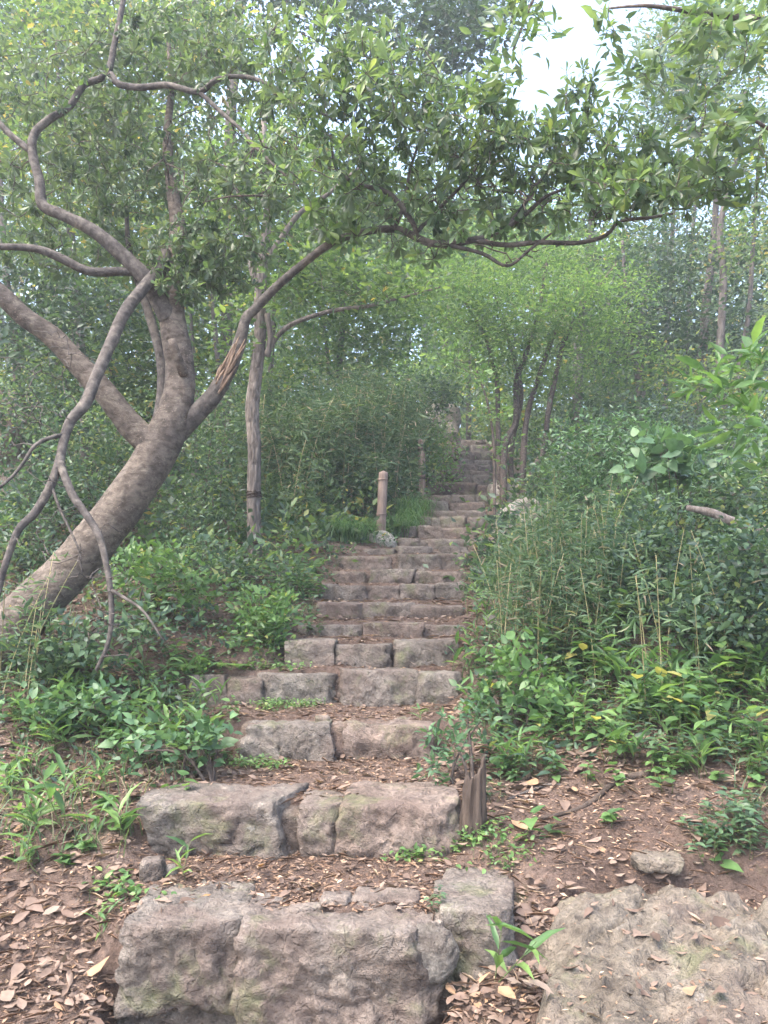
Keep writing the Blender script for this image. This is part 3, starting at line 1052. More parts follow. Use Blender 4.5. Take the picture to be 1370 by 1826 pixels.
# ------------------------------------------------------------------ the leaning tree
rt = np.random.default_rng(31)
trunk = [(-70, 1235, 4.85, 52), (10, 1135, 4.9, 47), (75, 1065, 4.95, 42), (131, 1010, 5.0, 39), (200, 925, 5.0, 38), (255, 850, 5.0, 37),
         (292, 785, 5.02, 35), (316, 722, 5.05, 30), (321, 655, 5.1, 26), (311, 590, 5.1, 25), (306, 545, 5.1, 23), (312, 480, 5.15, 19),
         (318, 410, 5.2, 15), (306, 330, 5.3, 11), (298, 250, 5.4, 8), (305, 160, 5.5, 6), (300, 60, 5.6, 4)]
base = ground_at(20, 1150)
base = on_ground(*at(0, 1150, 4.9)[:2])
T1 = empty('leaning_tree', base, 'thick smooth-barked leaning tree forking low at the left with glossy leaves', 'tree')
LIMBS = {
    'left': [(285, 800, 5.0, 27), (240, 765, 5.0, 24), (188, 701, 4.95, 22), (131, 640, 4.9, 20), (88, 596, 4.85, 19), (44, 566, 4.8, 18), (-10, 515, 4.75, 17), (-90, 455, 4.7, 15), (-190, 370, 4.65, 11), (-280, 270, 4.65, 7), (-340, 160, 4.7, 4)],
    'up': [(303, 570, 5.08, 19), (284, 533, 5.03, 18), (255, 490, 4.97, 15), (190, 430, 4.9, 13), (150, 402, 4.88, 12), (110, 383, 4.86, 11), (76, 365, 4.85, 10),
           (70, 320, 4.85, 9), (58, 272, 4.85, 8), (62, 238, 4.85, 7.5), (88, 213, 4.86, 7), (124, 190, 4.88, 6.5), (150, 152, 4.9, 6.5), (190, 132, 4.9, 6), (205, 75, 4.95, 5.5), (222, -10, 5, 5), (232, -90, 5.05, 4)],
    'up2': [(56, 270, 4.85, 6.5), (22, 243, 4.85, 6), (-10, 212, 4.85, 5.5), (-60, 180, 4.85, 5), (-120, 120, 4.8, 3.5), (-180, 40, 4.8, 2.5)],
    'arch': [(198, 132, 4.9, 6), (212, 150, 4.88, 6.5), (250, 156, 4.85, 6.2), (300, 152, 4.8, 6), (355, 164, 4.75, 5.5), (385, 143, 4.7, 5), (425, 136, 4.65, 4.5), (470, 146, 4.6, 4), (540, 185, 4.5, 3), (600, 215, 4.4, 2.5)],
    'arch2': [(357, 165, 4.75, 4.5), (400, 205, 4.7, 4), (432, 233, 4.66, 3.6), (456, 262, 4.6, 3.2), (490, 296, 4.55, 2.6), (530, 330, 4.5, 2)],
    'cross': [(250, 486, 4.97, 7), (215, 484, 4.95, 8), (160, 484, 4.9, 8.5), (112, 462, 4.85, 8), (70, 445, 4.8, 7), (15, 440, 4.75, 6), (-60, 440, 4.7, 5), (-140, 410, 4.65, 3.5), (-200, 360, 4.6, 2.5)],
    'inner': [(276, 775, 5.12, 10), (289, 697, 5.2, 9), (285, 631, 5.25, 8.5), (266, 560, 5.3, 8), (248, 505, 5.3, 7), (230, 440, 5.35, 5), (225, 360, 5.4, 3.5)],
    'droop': [(296, 450, 5.1, 11), (283, 482, 5.02, 11.5), (258, 512, 4.9, 11), (223, 557, 4.75, 11), (197, 614, 4.62, 10.5), (171, 675, 4.5, 10.5), (153, 719, 4.42, 10), (127, 750, 4.36, 9.5), (113, 789, 4.3, 8.5), (106, 824, 4.26, 8),
              (88, 872, 4.22, 8), (61, 916, 4.18, 7.5), (35, 942, 4.15, 7), (18, 982, 4.12, 6), (2, 1034, 4.1, 5.5), (-8, 1080, 4.1, 4.5)],
    'droop2': [(106, 822, 4.26, 7), (116, 850, 4.22, 7.5), (131, 885, 4.18, 7.5), (153, 916, 4.14, 7), (172, 946, 4.1, 6.5), (183, 975, 4.08, 6), (190, 1008, 4.06, 5.5), (197, 1052, 4.04, 5), (199, 1104, 4.02, 4.5), (192, 1150, 4.0, 3.8), (172, 1195, 3.98, 3)],
    'droop3': [(197, 1052, 4.04, 3.5), (225, 1068, 4.0, 3), (256, 1090, 3.96, 2.5), (290, 1140, 3.95, 1.8)],
    'droop4': [(111, 776, 4.3, 4), (86, 782, 4.25, 3.8), (62, 795, 4.2, 3.5), (44, 822, 4.18, 3.2), (24, 848, 4.15, 3), (-6, 874, 4.1, 2.4)],
    'droop5': [(92, 866, 4.22, 3), (106, 905, 4.2, 2.6), (125, 945, 4.18, 2.2), (142, 985, 4.16, 1.6), (146, 1022, 4.15, 1.2)],
    'stubs': [(328, 668, 5.0, 9), (318, 640, 4.93, 8.5), (309, 616, 4.9, 8), (306, 606, 4.9, 7)],
    'broken': [(306, 792, 5.08, 15), (336, 754, 5.05, 17), (360, 728, 5.05, 17), (383, 702, 5.04, 16), (403, 668, 5.02, 15), (418, 638, 5.0, 13), (430, 603, 4.98, 11), (439, 568, 4.96, 9.5), (456, 550, 4.95, 9.5),
               (500, 505, 4.9, 7.6), (560, 455, 4.8, 7.2), (602, 428, 4.72, 6.8), (660, 412, 4.64, 6.4), (712, 410, 4.55, 6.8), (770, 434, 4.48, 6.8), (832, 430, 4.42, 6.4), (882, 416, 4.38, 5.2), (930, 388, 4.34, 4.4), (975, 350, 4.3, 3.2), (1030, 330, 4.25, 2.4)],
    'reach': [(845, 429, 4.41, 4.8), (905, 437, 4.36, 4.8), (960, 432, 4.32, 4.6), (1030, 433, 4.28, 4.2), (1080, 420, 4.25, 3.6), (1106, 395, 4.22, 3.2), (1160, 388, 4.18, 2.9), (1200, 381, 4.15, 2.0)],
    'kink': [(745, 425, 4.5, 4.5), (735, 395, 4.52, 5), (700, 350, 4.5, 5), (668, 335, 4.48, 4.5), (640, 330, 4.46, 4), (600, 300, 4.4, 3), (590, 240, 4.35, 2.4)],
    'low': [(800, 437, 4.44, 4), (860, 452, 4.4, 3.6), (905, 474, 4.36, 3), (945, 445, 4.32, 2.6), (985, 415, 4.3, 2)],
    'fan': [(905, 405, 4.36, 4), (935, 365, 4.34, 3.6), (965, 320, 4.32, 3), (990, 280, 4.3, 2.4)],
    'fan2': [(738, 420, 4.52, 4), (775, 380, 4.5, 3.6), (815, 340, 4.45, 3), (850, 300, 4.4, 2.4)],
    'fan3': [(1100, 400, 4.22, 3), (1090, 350, 4.25, 2.6), (1110, 300, 4.28, 2)],
    'fan4': [(702, 412, 4.56, 4), (722, 360, 4.5, 3.6), (730, 310, 4.46, 3), (745, 260, 4.4, 2.4)],
}
mb = MB()
tr = rows_px(trunk)
tr[0, 2] = base[2] - .15
tube(mb, tr, 40, .025, .055, 6, 3)
mb.build('trunk', M_BARK, T1, True)
skel = [dense(tr)[60:]]
for k, pts in LIMBS.items():
    rows = rows_px(pts)
    mb = MB()
    big = pts[0][3] > 9
    tube(mb, rows, 26 if big else 12, .02 if big else .03, .07 if big else .06, 9, len(k))
    o = mb.build('broken_limb' if k == 'broken' else ('snag' if k == 'stubs' else 'limb'), M_BARK if k in ('left', 'stubs') else M_LIMB, T1, True)
    if k == 'broken':
        o['label'] = 'limb with torn splintered wood, arching right over the steps'
        for q in range(34):            # torn wood on the camera side of the break
            t0 = rt.uniform(-.1, .75)
            a = rows[3] + (rows[5] - rows[3]) * t0 + np.array([rt.uniform(-.02, .045), -.05, rt.uniform(-.02, .02), 0])
            dirv = unit(rows[5, :3] - rows[3, :3])
            L = rt.uniform(.10, .24)
            e = a[:3] + dirv * L + rt.normal(size=3) * .012 + np.array([0, .015, 0])
            m2 = MB()
            tube(m2, [np.append(a[:3], .006), np.append((a[:3] + e) / 2, .010), np.append(e, .002)], 5, .02, .2, 20, q)
            m2.build('torn_splinter', M_SPLINTER, o, True)
    if k not in ('stubs', 'droop', 'droop2', 'droop3', 'droop4', 'droop5'):
        dn = dense(rows, .05)
        skel.append(dn[30:] if k == 'broken' else dn[int(len(dn) * .7):] if k == 'left' else dn[len(dn) // 4:])
skel = np.vstack(skel)
A_ELLS = [(110, 150, 5.4, 170, 100, .7, 202), (310, 80, 5.4, 170, 90, .7, 202), (80, 330, 5.5, 140, 95, .7, 141), (240, 300, 5.5, 140, 100, .6, 162),
          (430, 330, 5.1, 110, 90, .5, 94), (330, 470, 5.35, 110, 75, .35, 108), (430, 130, 5.0, 130, 100, .5, 108), (420, 470, 5.3, 80, 60, .4, 47), (120, 440, 5.6, 130, 50, .5, 67), (325, 465, 4.98, 75, 85, .12, 55), (400, 430, 5.0, 70, 60, .2, 25), (-230, 250, 4.8, 130, 130, .5, 70), (-150, 60, 4.9, 100, 100, .5, 40)]
B_ELLS = [(560, 230, 4.35, 120, 130, .5, 100), (675, 130, 4.2, 110, 85, .5, 85), (560, 90, 4.4, 110, 95, .5, 70), (800, 215, 4.35, 140, 75, .5, 110), (640, 330, 4.5, 100, 80, .35, 44),
          (940, 262, 4.3, 160, 65, .5, 120), (1075, 255, 4.3, 120, 75, .45, 84), (1200, 320, 4.15, 140, 60, .45, 90), (1050, 335, 4.2, 170, 60, .45, 70), (800, 335, 4.5, 150, 60, .45, 56),
          (730, 170, 4.3, 120, 75, .45, 60), (1030, 165, 4.35, 45, 50, .2, 20), (590, 400, 4.65, 60, 50, .25, 22), (900, 390, 4.4, 140, 45, .4, 26), (760, 440, 4.6, 80, 35, .3, 14)]
ta, tb = tips_in(rt, A_ELLS), tips_in(rt, B_ELLS)
twA, dA = grow(rt, skel, ta, .002, .012, .02, .2)
twB, dB = grow(rt, skel, tb, .002, .012, .018, .2)
bare = tips_in(rt, [(900, 350, 4.3, 160, 45, .35, 50), (1080, 370, 4.2, 120, 35, .3, 26), (760, 360, 4.5, 80, 50, .3, 20), (950, 440, 4.3, 130, 30, .3, 16), (400, 290, 5.0, 150, 120, .5, 40)])
twC, _ = grow(rt, skel, bare, .0026, .014, .016, .22)
twig_mesh(twA + twB + twC, 'twigs', M_TWIG, T1, 5)
mb = MB()
whorls(rt, mb, ta, dA, 8, .074, .36, (.0, .5))
mid = np.vstack([t_[len(t_) // 2, :3] for t_ in twA])
whorls(rt, mb, mid, dA, 6, .066, .36, (.0, .45))
whorls(rt, mb, tb, dB, 8, .084, .36, (.05, .75), hang=.32)
mid = np.vstack([t_[len(t_) // 2, :3] for t_ in twB])[::3]
whorls(rt, mb, mid, dB[::3], 5, .08, .36, (.0, .4), hang=.5)
mb.build('crown', LEAFY['main'], T1)
# bare dead twigs hanging off the drooping limb
dead = np.vstack([dense(rows_px(LIMBS[k]), .06)[8 if k == 'droop' else 0:] for k in ('droop', 'droop2', 'droop3', 'droop4', 'droop5')])
tp = tips_in(rt, [(60, 900, 4.2, 80, 100, .25, 16), (190, 1000, 4.1, 60, 90, .2, 14), (110, 1000, 4.15, 90, 90, .25, 12), (210, 1120, 4.0, 60, 60, .2, 10), (60, 720, 4.4, 80, 90, .3, 34), (90, 640, 4.6, 80, 60, .3, 14)])
tw, _ = grow(rt, dead, tp, .0022, .008, .010, .3, sag=.1)
twig_mesh(tw, 'dead_twigs', M_LIMB, T1, 5)

# ------------------------------------------------------------------ slender furrowed tree with wire bands
b2 = below(455, 1003, 7.5)
T2 = empty('slender_tree', b2, 'slender pale tree with furrowed bark and two wire bands round its stem', 'tree')
tr = rows_px([(456, 1010, 7.5, 13.5), (453, 930, 7.5, 12.6), (453, 870, 7.5, 12.2), (454, 800, 7.5, 12), (450, 730, 7.5, 12.5), (457, 665, 7.5, 12), (464, 600, 7.5, 11.5), (463, 545, 7.5, 11),
              (468, 480, 7.5, 10), (474, 420, 7.55, 9), (480, 340, 7.6, 8), (470, 240, 7.7, 6), (485, 120, 7.8, 4)])
tr[0, 2] = min(tr[0, 2], b2[2]) - .1
mb = MB()
tube(mb, tr, 40, .02, .04, 7, 9, .22)
mb.build('trunk', M_FURROW, T2, True)
sk = [dense(tr)[25:]]
for pts in ([(474, 632, 7.5, 5.5), (490, 606, 7.48, 5), (514, 582, 7.45, 4.6), (550, 566, 7.4, 4.4), (600, 553, 7.35, 4), (660, 545, 7.3, 3.4), (720, 530, 7.25, 2.6), (785, 512, 7.2, 1.8)],
            [(472, 470, 7.52, 6), (505, 420, 7.5, 5.5), (535, 380, 7.48, 5), (580, 350, 7.45, 4), (640, 300, 7.4, 3)],
            [(464, 520, 7.5, 6.5), (447, 470, 7.52, 6), (440, 400, 7.55, 5), (420, 330, 7.6, 4)],
            [(477, 560, 7.47, 5.5), (482, 600, 7.45, 5.5), (477, 635, 7.46, 6)]):
    rows = rows_px(pts)
    mb = MB()
    tube(mb, rows, 12, .04, .08, 9, 4, .1)
    mb.build('limb', M_FURROW, T2, True)
    sk.append(dense(rows)[3:])
for py in (882, 966):
    c = at(453 + (py > 900) * 1, py, 7.5)
    mb = MB()
    ring(mb, c, np.array([.02, 0, 1.0]), 12.9 * 7.5 / FPX, .007, 4, .004, rt)
    mb.build('wire_band', M_WIRE, T2, True)
tp = tips_in(rt, [(560, 480, 7.5, 120, 70, .6, 60), (700, 500, 7.3, 110, 45, .5, 45), (480, 330, 7.6, 130, 120, .7, 70), (430, 560, 7.6, 60, 60, .4, 14)])
tw, dr = grow(rt, np.vstack(sk), tp, .002, .010, .02, .2)
twig_mesh(tw, 'twigs', M_TWIG, T2)
mb = MB()
sprigs(rt, mb, tp, dr, 'ovate', 20, .10, .075, .45, (.1, .8), .6)
mb.build('crown', LEAFY['wood'], T2)


# ------------------------------------------------------------------ trees and bushes behind, one table row each
def plant(name, label, cat, seed, base_px, stems, ells, leaf, mat, bark=M_TWIG, group=None, sides=8, parts=('trunk', 'crown'), twig=(.002, .012, .03), furrow=0.0, sag=0.0):
    """base_px = (px, py, d); stems = lists of (px, py, d, r px); leaf = (kind, per tip, spread, size, ratio, tint range, flat)"""
    rng = np.random.default_rng(seed)
    b = below(*base_px)
    root = empty(name, b, label, cat, group)
    sk = []
    for st in stems:
        rows = rows_px(st)
        g_ = float(hgt(rows[0, 0], rows[0, 1]))
        rows[0, 2] = g_ - .08
        mb = MB()
        tube(mb, rows, sides, .08, .06, 7, seed, furrow)
        mb.build(parts[0], bark, root, True)
        dn = dense(rows, .1)
        sk.append(dn[int(len(dn) * .35):])
    tp = tips_in(rng, ells)
    tw, dr = grow(rng, np.vstack(sk), tp, *twig, .2, .12, sag)
    twig_mesh(tw, 'twigs', bark, root, 4)
    mb = MB()
    kind, n, spread, size, ratio, tint, flat = leaf
    if base_px[2] >= 9 and kind in ('ovate', 'lance'):      # too far to show more than the outline
        kind, ratio = 'diamond', ratio * 1.2
    sprigs(rng, mb, tp, dr, kind, n, spread, size, ratio, tint, flat)
    mb.build(parts[1], LEAFY[mat], root)
    return root


# many-stemmed feathery tree right of the stairs
plant('feathery_tree', 'many-stemmed dark tree with layered feathery light green sprays right of the steps', 'tree', 101, (915, 880, 11.3),
      [[(897, 884, 11.3, 7), (901, 795, 11.3, 6), (920, 752, 11.3, 5.5), (921, 681, 11.2, 5), (936, 638, 11.1, 4.5), (960, 560, 11, 3.5), (975, 470, 10.9, 2.5)],
       [(893, 890, 11.4, 6), (890, 820, 11.4, 5), (888, 747, 11.4, 4.5), (886, 681, 11.4, 4), (866, 603, 11.3, 3.5), (830, 540, 11.2, 2.5)],
       [(930, 880, 11.2, 6.5), (934, 804, 11.2, 5.5), (941, 738, 11.2, 5), (958, 681, 11.1, 4.5), (982, 612, 11, 4), (1010, 540, 10.8, 3)],
       [(922, 900, 11.2, 5), (954, 835, 11.1, 5.5), (971, 795, 11.1, 5.5), (978, 734, 11, 5), (989, 681, 11, 4.8), (1003, 620, 10.9, 4.5), (1020, 580, 10.8, 4), (1060, 520, 10.7, 3), (1100, 470, 10.6, 2)],
       [(914, 890, 11.5, 5), (912, 800, 11.5, 4.5), (930, 700, 11.5, 4), (905, 600, 11.5, 3), (880, 520, 11.5, 2)]],
      [(800, 520, 10.8, 110, 28, .7, 40), (840, 575, 11, 90, 25, .6, 34), (900, 500, 10.7, 130, 24, .7, 46), (960, 545, 10.6, 150, 24, .7, 56), (1060, 520, 10.4, 110, 26, .7, 40),
       (1050, 585, 10.5, 120, 24, .7, 44), (950, 610, 10.8, 110, 22, .6, 34), (860, 640, 11.1, 80, 24, .5, 26), (1080, 640, 10.6, 90, 26, .6, 28), (940, 670, 11, 90, 25, .5, 20), (830, 470, 11, 110, 26, .6, 30), (980, 455, 10.8, 110, 25, .6, 30)],
      ('lance', 44, .19, .062, .34, (.1, .9), .85), 'feather', M_TWIG, twig=(.002, .010, .018))
plant('sapling', 'thin straight bare-stemmed sapling standing against the right edge of the steps', 'sapling', 102, (882, 965, 9.2),
      [[(882, 972, 9.2, 3), (882, 880, 9.2, 2.8), (881, 795, 9.2, 2.4), (870, 720, 9.2, 2), (850, 660, 9.2, 1.4)]],
      [(835, 650, 9.2, 55, 40, .3, 14), (870, 730, 9.2, 50, 40, .3, 10), (905, 800, 9.2, 30, 25, .2, 5)],
      ('ovate', 12, .07, .06, .45, (.2, .8), .6), 'fresh')

TREES = [
    # name, label, seed, base, stems, ells, leaf, mat, bark
    ('tall_tree', 'tall grey-trunked tree with a dark crown high behind the leaning tree', 111, (402, 800, 11),
     [[(400, 810, 11, 12), (404, 600, 11, 11.5), (408, 400, 11, 11), (412, 200, 11, 11), (425, 40, 11, 10), (430, -150, 11, 8), (440, -300, 11, 6)]],
     [(560, -20, 11, 130, 70, 1.0, 60), (720, 40, 11, 130, 75, 1.0, 75), (840, 30, 10.6, 75, 60, .8, 40), (800, 120, 10.8, 60, 50, .6, 22), (400, -60, 11, 170, 60, 1, 50)],
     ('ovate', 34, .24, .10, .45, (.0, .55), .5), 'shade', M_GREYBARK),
    ('broadleaf_tree', 'bushy tree with yellow-lit leaves at the top left behind the bent limb', 112, (140, 900, 9.5),
     [[(150, 905, 9.5, 9), (150, 700, 9.5, 8), (130, 450, 9.5, 7), (110, 250, 9.5, 5), (100, 60, 9.5, 3)]],
     [(60, 60, 9, 130, 90, 1.0, 60), (230, 60, 9.3, 130, 90, 1, 60), (60, 260, 9.2, 140, 110, 1, 60), (240, 240, 9.5, 140, 100, 1, 60), (160, 420, 9.4, 170, 90, 1, 60), (380, 60, 9.4, 90, 90, .8, 40)],
     ('ovate', 34, .22, .085, .42, (.25, 1.0), .5), 'wood', M_GREYBARK),
    ('broadleaf_tree', 'light green tree filling the gap between leaning tree and slender tree', 113, (385, 860, 9.8),
     [[(388, 865, 9.8, 6), (392, 700, 9.8, 5), (380, 520, 9.8, 4.5), (390, 300, 9.8, 3)], [(345, 870, 10, 5), (350, 720, 10, 4), (340, 560, 10, 3)]],
     [(380, 330, 9.8, 120, 110, .9, 55), (390, 520, 9.8, 110, 80, .8, 50), (370, 660, 9.9, 80, 60, .7, 32), (500, 260, 10, 100, 110, .8, 45)],
     ('ovate', 32, .22, .08, .42, (.15, .9), .55), 'wood', M_GREYBARK),
    ('broadleaf_tree', 'fresh green tree crowning the bamboo thicket behind the slender stem', 114, (607, 760, 14),
     [[(607, 770, 14, 7), (606, 650, 14, 6), (612, 560, 14, 5.5), (600, 430, 14, 4)], [(580, 780, 14.5, 4), (585, 640, 14.5, 3.5), (560, 500, 14.5, 3)]],
     [(560, 560, 13.5, 110, 60, 1.1, 50), (680, 560, 13.5, 100, 60, 1.1, 46), (600, 430, 13.6, 140, 90, 1.2, 66), (640, 640, 13.8, 120, 45, 1.0, 40), (520, 640, 14, 60, 60, .8, 24)],
     ('ovate', 40, .27, .10, .4, (.3, 1.0), .6), 'feather', M_GREYBARK),
    ('broadleaf_tree', 'tree whose pale crown closes the view above the top step', 115, (790, 740, 21),
     [[(795, 750, 21, 6), (793, 640, 21, 5.5), (800, 540, 21, 5), (800, 420, 21, 4)], [(836, 770, 20.5, 5), (836, 690, 20.5, 4.5), (845, 600, 20.5, 4), (860, 470, 20.5, 3)]],
     [(780, 660, 20, 90, 50, 1.5, 40), (860, 640, 19.5, 80, 60, 1.5, 42), (800, 540, 20, 130, 70, 1.5, 60), (760, 430, 20, 140, 80, 1.6, 66), (900, 440, 20, 120, 80, 1.6, 50)],
     ('ovate', 40, .36, .14, .42, (.3, 1.0), .6), 'feather', M_GREYBARK),
    ('dark_tree', 'dark-trunked tree standing directly behind the feathery tree', 116, (1030, 790, 15.5),
     [[(1028, 800, 15.5, 10), (1030, 720, 15.5, 9.5), (1034, 600, 15.5, 9), (1050, 470, 15.5, 7), (1060, 300, 15.5, 5)]],
     [(1060, 470, 15, 130, 60, 1.2, 50), (1000, 400, 15.4, 130, 60, 1.2, 50), (1110, 350, 15.4, 100, 60, 1.2, 34), (1000, 690, 15, 90, 50, 1, 30), (1090, 720, 15, 80, 60, 1, 30)],
     ('ovate', 40, .30, .11, .42, (.05, .7), .55), 'wood', M_GREYBARK),
    ('forked_tree', 'slim tree with two leaning grey stems amid the right-hand thicket', 117, (1140, 800, 13),
     [[(1142, 810, 13, 6), (1140, 700, 13, 6), (1130, 620, 13, 5.5), (1120, 560, 13, 5), (1110, 430, 13, 3)], [(1148, 810, 13.1, 5), (1146, 690, 13.1, 5), (1140, 600, 13.1, 4.5), (1160, 480, 13.1, 3)]],
     [(1150, 520, 12.8, 110, 70, 1, 48), (1180, 620, 12.8, 90, 60, 1, 34), (1100, 600, 12.9, 70, 60, .8, 24)],
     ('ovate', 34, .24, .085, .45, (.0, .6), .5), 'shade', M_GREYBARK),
    ('straight_tree', 'straight dark trunk second from the right edge of the wood', 118, (1250, 820, 12.5),
     [[(1250, 830, 12.5, 10), (1250, 700, 12.5, 9.5), (1258, 560, 12.5, 8), (1275, 400, 12.5, 6), (1280, 200, 12.5, 4), (1275, 40, 12.5, 3)]],
     [(1240, 560, 12.2, 110, 80, 1, 44), (1330, 600, 12.2, 90, 90, 1, 42), (1240, 190, 12.2, 80, 130, .9, 60), (1310, 460, 12.4, 70, 70, .8, 26), (1200, 420, 12.4, 60, 50, .8, 14)],
     ('ovate', 34, .24, .085, .42, (.05, .75), .5), 'shade', M_GREYBARK),
    ('straight_tree', 'slim bent trunk nearest the right edge with sky between its branches', 119, (1292, 830, 11.5),
     [[(1294, 840, 11.5, 9), (1290, 740, 11.5, 8.5), (1284, 640, 11.5, 7.5), (1290, 500, 11.5, 6.5), (1285, 400, 11.5, 5.5), (1310, 300, 11.5, 4), (1330, 160, 11.5, 3)],
      [(1300, 842, 11.6, 6), (1312, 700, 11.6, 5), (1335, 560, 11.6, 4.5), (1345, 400, 11.6, 4), (1360, 200, 11.6, 3)]],
     [(1330, 690, 11.2, 90, 60, .8, 36), (1230, 690, 11.3, 90, 60, .8, 34), (1320, 250, 11.3, 90, 90, .8, 50), (1320, 90, 11.3, 90, 100, .8, 60), (1340, 420, 11.3, 60, 80, .7, 30)],
     ('ovate', 32, .22, .08, .42, (.2, 1.0), .5), 'wood', M_GREYBARK),
    ('bamboo_tree', 'loose yellow-green tree rising against the sky at the upper right', 120, (1180, 800, 17),
     [[(1185, 805, 17, 5), (1190, 600, 17, 4.5), (1200, 400, 17, 4), (1215, 200, 17, 3), (1225, 20, 17, 2)], [(1225, 800, 17.5, 5), (1230, 500, 17.5, 4), (1250, 250, 17.5, 3), (1265, 30, 17.5, 2)]],
     [(1180, 330, 16.5, 80, 70, 1, 44), (1180, 140, 16.6, 60, 110, 1, 60), (1260, 90, 17, 80, 110, 1, 70), (1220, 450, 16.8, 110, 60, 1, 50), (1330, 330, 17, 80, 110, 1, 50)],
     ('lance', 44, .36, .13, .26, (.3, 1.0), .45), 'bamboo', M_GREYBARK),
    ('dark_tree', 'dark tree at the far left edge behind the big left limb', 121, (20, 800, 8.5),
     [[(25, 805, 8.5, 8), (30, 650, 8.5, 7), (10, 480, 8.5, 6), (0, 300, 8.5, 4)]],
     [(30, 600, 8, 110, 80, .9, 55), (20, 470, 8.2, 110, 70, .9, 50), (150, 560, 8.4, 100, 70, .8, 44), (60, 740, 8, 90, 60, .8, 34)],
     ('ovate', 34, .20, .075, .42, (.0, .7), .5), 'shade', M_GREYBARK),
    ('broadleaf_tree', 'tree with pale green leaves glimpsed between the big left limb and the trunk fork', 122, (190, 800, 11),
     [[(195, 810, 11, 6), (200, 680, 11, 5.5), (190, 540, 11, 5), (200, 380, 11, 3)]],
     [(190, 660, 10.6, 110, 60, .9, 60), (190, 540, 10.8, 120, 70, 1, 60), (60, 660, 10.6, 110, 60, .9, 44), (330, 620, 11, 70, 70, .8, 36), (250, 760, 10.4, 80, 45, .8, 30), (230, 420, 11, 130, 60, 1, 40)],
     ('ovate', 40, .24, .095, .45, (.1, .95), .5), 'wood', M_GREYBARK),
    ('dark_tree', 'dark-leaved tree filling the top left corner behind everything', 125, (95, 780, 13),
     [[(95, 790, 13, 7), (98, 600, 13, 6), (90, 350, 13, 5), (80, 100, 13, 4), (75, -60, 13, 3)]],
     [(50, 40, 12.6, 140, 80, 1.2, 80), (210, 30, 12.8, 120, 70, 1.2, 60), (60, 190, 12.6, 140, 80, 1.2, 60), (230, 170, 12.8, 130, 80, 1.2, 50), (360, 60, 12.8, 100, 80, 1.2, 40)],
     ('ovate', 36, .27, .11, .45, (.0, .6), .5), 'shade', M_GREYBARK),
    ('broadleaf_tree', 'tree behind the arching limb filling the middle with mid green leaves', 123, (480, 770, 13),
     [[(478, 780, 13, 6), (484, 640, 13, 5), (500, 460, 13, 4), (530, 300, 13, 3)]],
     [(520, 470, 12.6, 130, 80, 1, 60), (700, 430, 12.8, 140, 80, 1.1, 60), (560, 330, 12.8, 140, 80, 1.1, 60), (720, 310, 13, 130, 70, 1.1, 50), (860, 370, 13, 100, 60, 1, 34), (480, 700, 12.5, 60, 60, .8, 30)],
     ('ovate', 40, .28, .10, .45, (.1, .9), .5), 'wood', M_GREYBARK),
    ('broadleaf_tree', 'tree closing the wood between the feathery tree and the slim forked tree', 124, (1085, 780, 18),
     [[(1088, 790, 18, 5), (1090, 640, 18, 4.5), (1080, 450, 18, 3)]],
     [(1100, 660, 17.5, 120, 70, 1.5, 54), (1000, 600, 17.8, 110, 70, 1.5, 44), (1230, 640, 17.5, 120, 80, 1.5, 54), (1340, 660, 17.5, 80, 90, 1.5, 36), (1150, 480, 17.8, 100, 60, 1.4, 30)],
     ('ovate', 40, .36, .13, .45, (.1, .9), .5), 'wood', M_GREYBARK),
]
for nm, lab, sd_, bp, stems, ells, leaf, mat, bark in TREES:
    plant(nm, lab, 'tree', sd_, bp, stems, ells, leaf, mat, bark)

# far wood: one mass of foliage closing the view up the hill
rw = np.random.default_rng(140)
N = 1300
cx = rw.uniform(-30, 30, N); cyy = rw.uniform(27, 44, N)
top = np.interp(cx / cyy * FPX + 685, [-100, 250, 500, 850, 980, 1100, 1370, 1500], [120, 180, 320, 380, 430, 480, 440, 400])
pyy = top + (820 - top) * rw.uniform(0, 1, N) ** 1.2
cen = np.array([at(a / b_ * FPX + 685, c_, b_) for a, b_, c_ in zip(cx, cyy, pyy)])
mb = MB()
sprigs(rw, mb, cen, rand_dirs(rw, N) * .3, 'diamond', 80, .85, .34, .55, (.1, 1.0), .5)
for q in range(46):
    x0, y0 = rw.uniform(-22, 22), rw.uniform(24, 42)
    z0 = float(hgt(x0, y0))
    tube(mb, [[x0, y0, z0 - .2, .16], [x0 + rw.normal() * .3, y0, z0 + 4, .12], [x0 + rw.normal() * .6, y0, z0 + 8, .06]], 6, .6, tint=0.0)
tag(mb.build('far_wood', LEAFY['wood']), 'hazy mass of trees farther up the hillside', 'wood', kind='stuff')

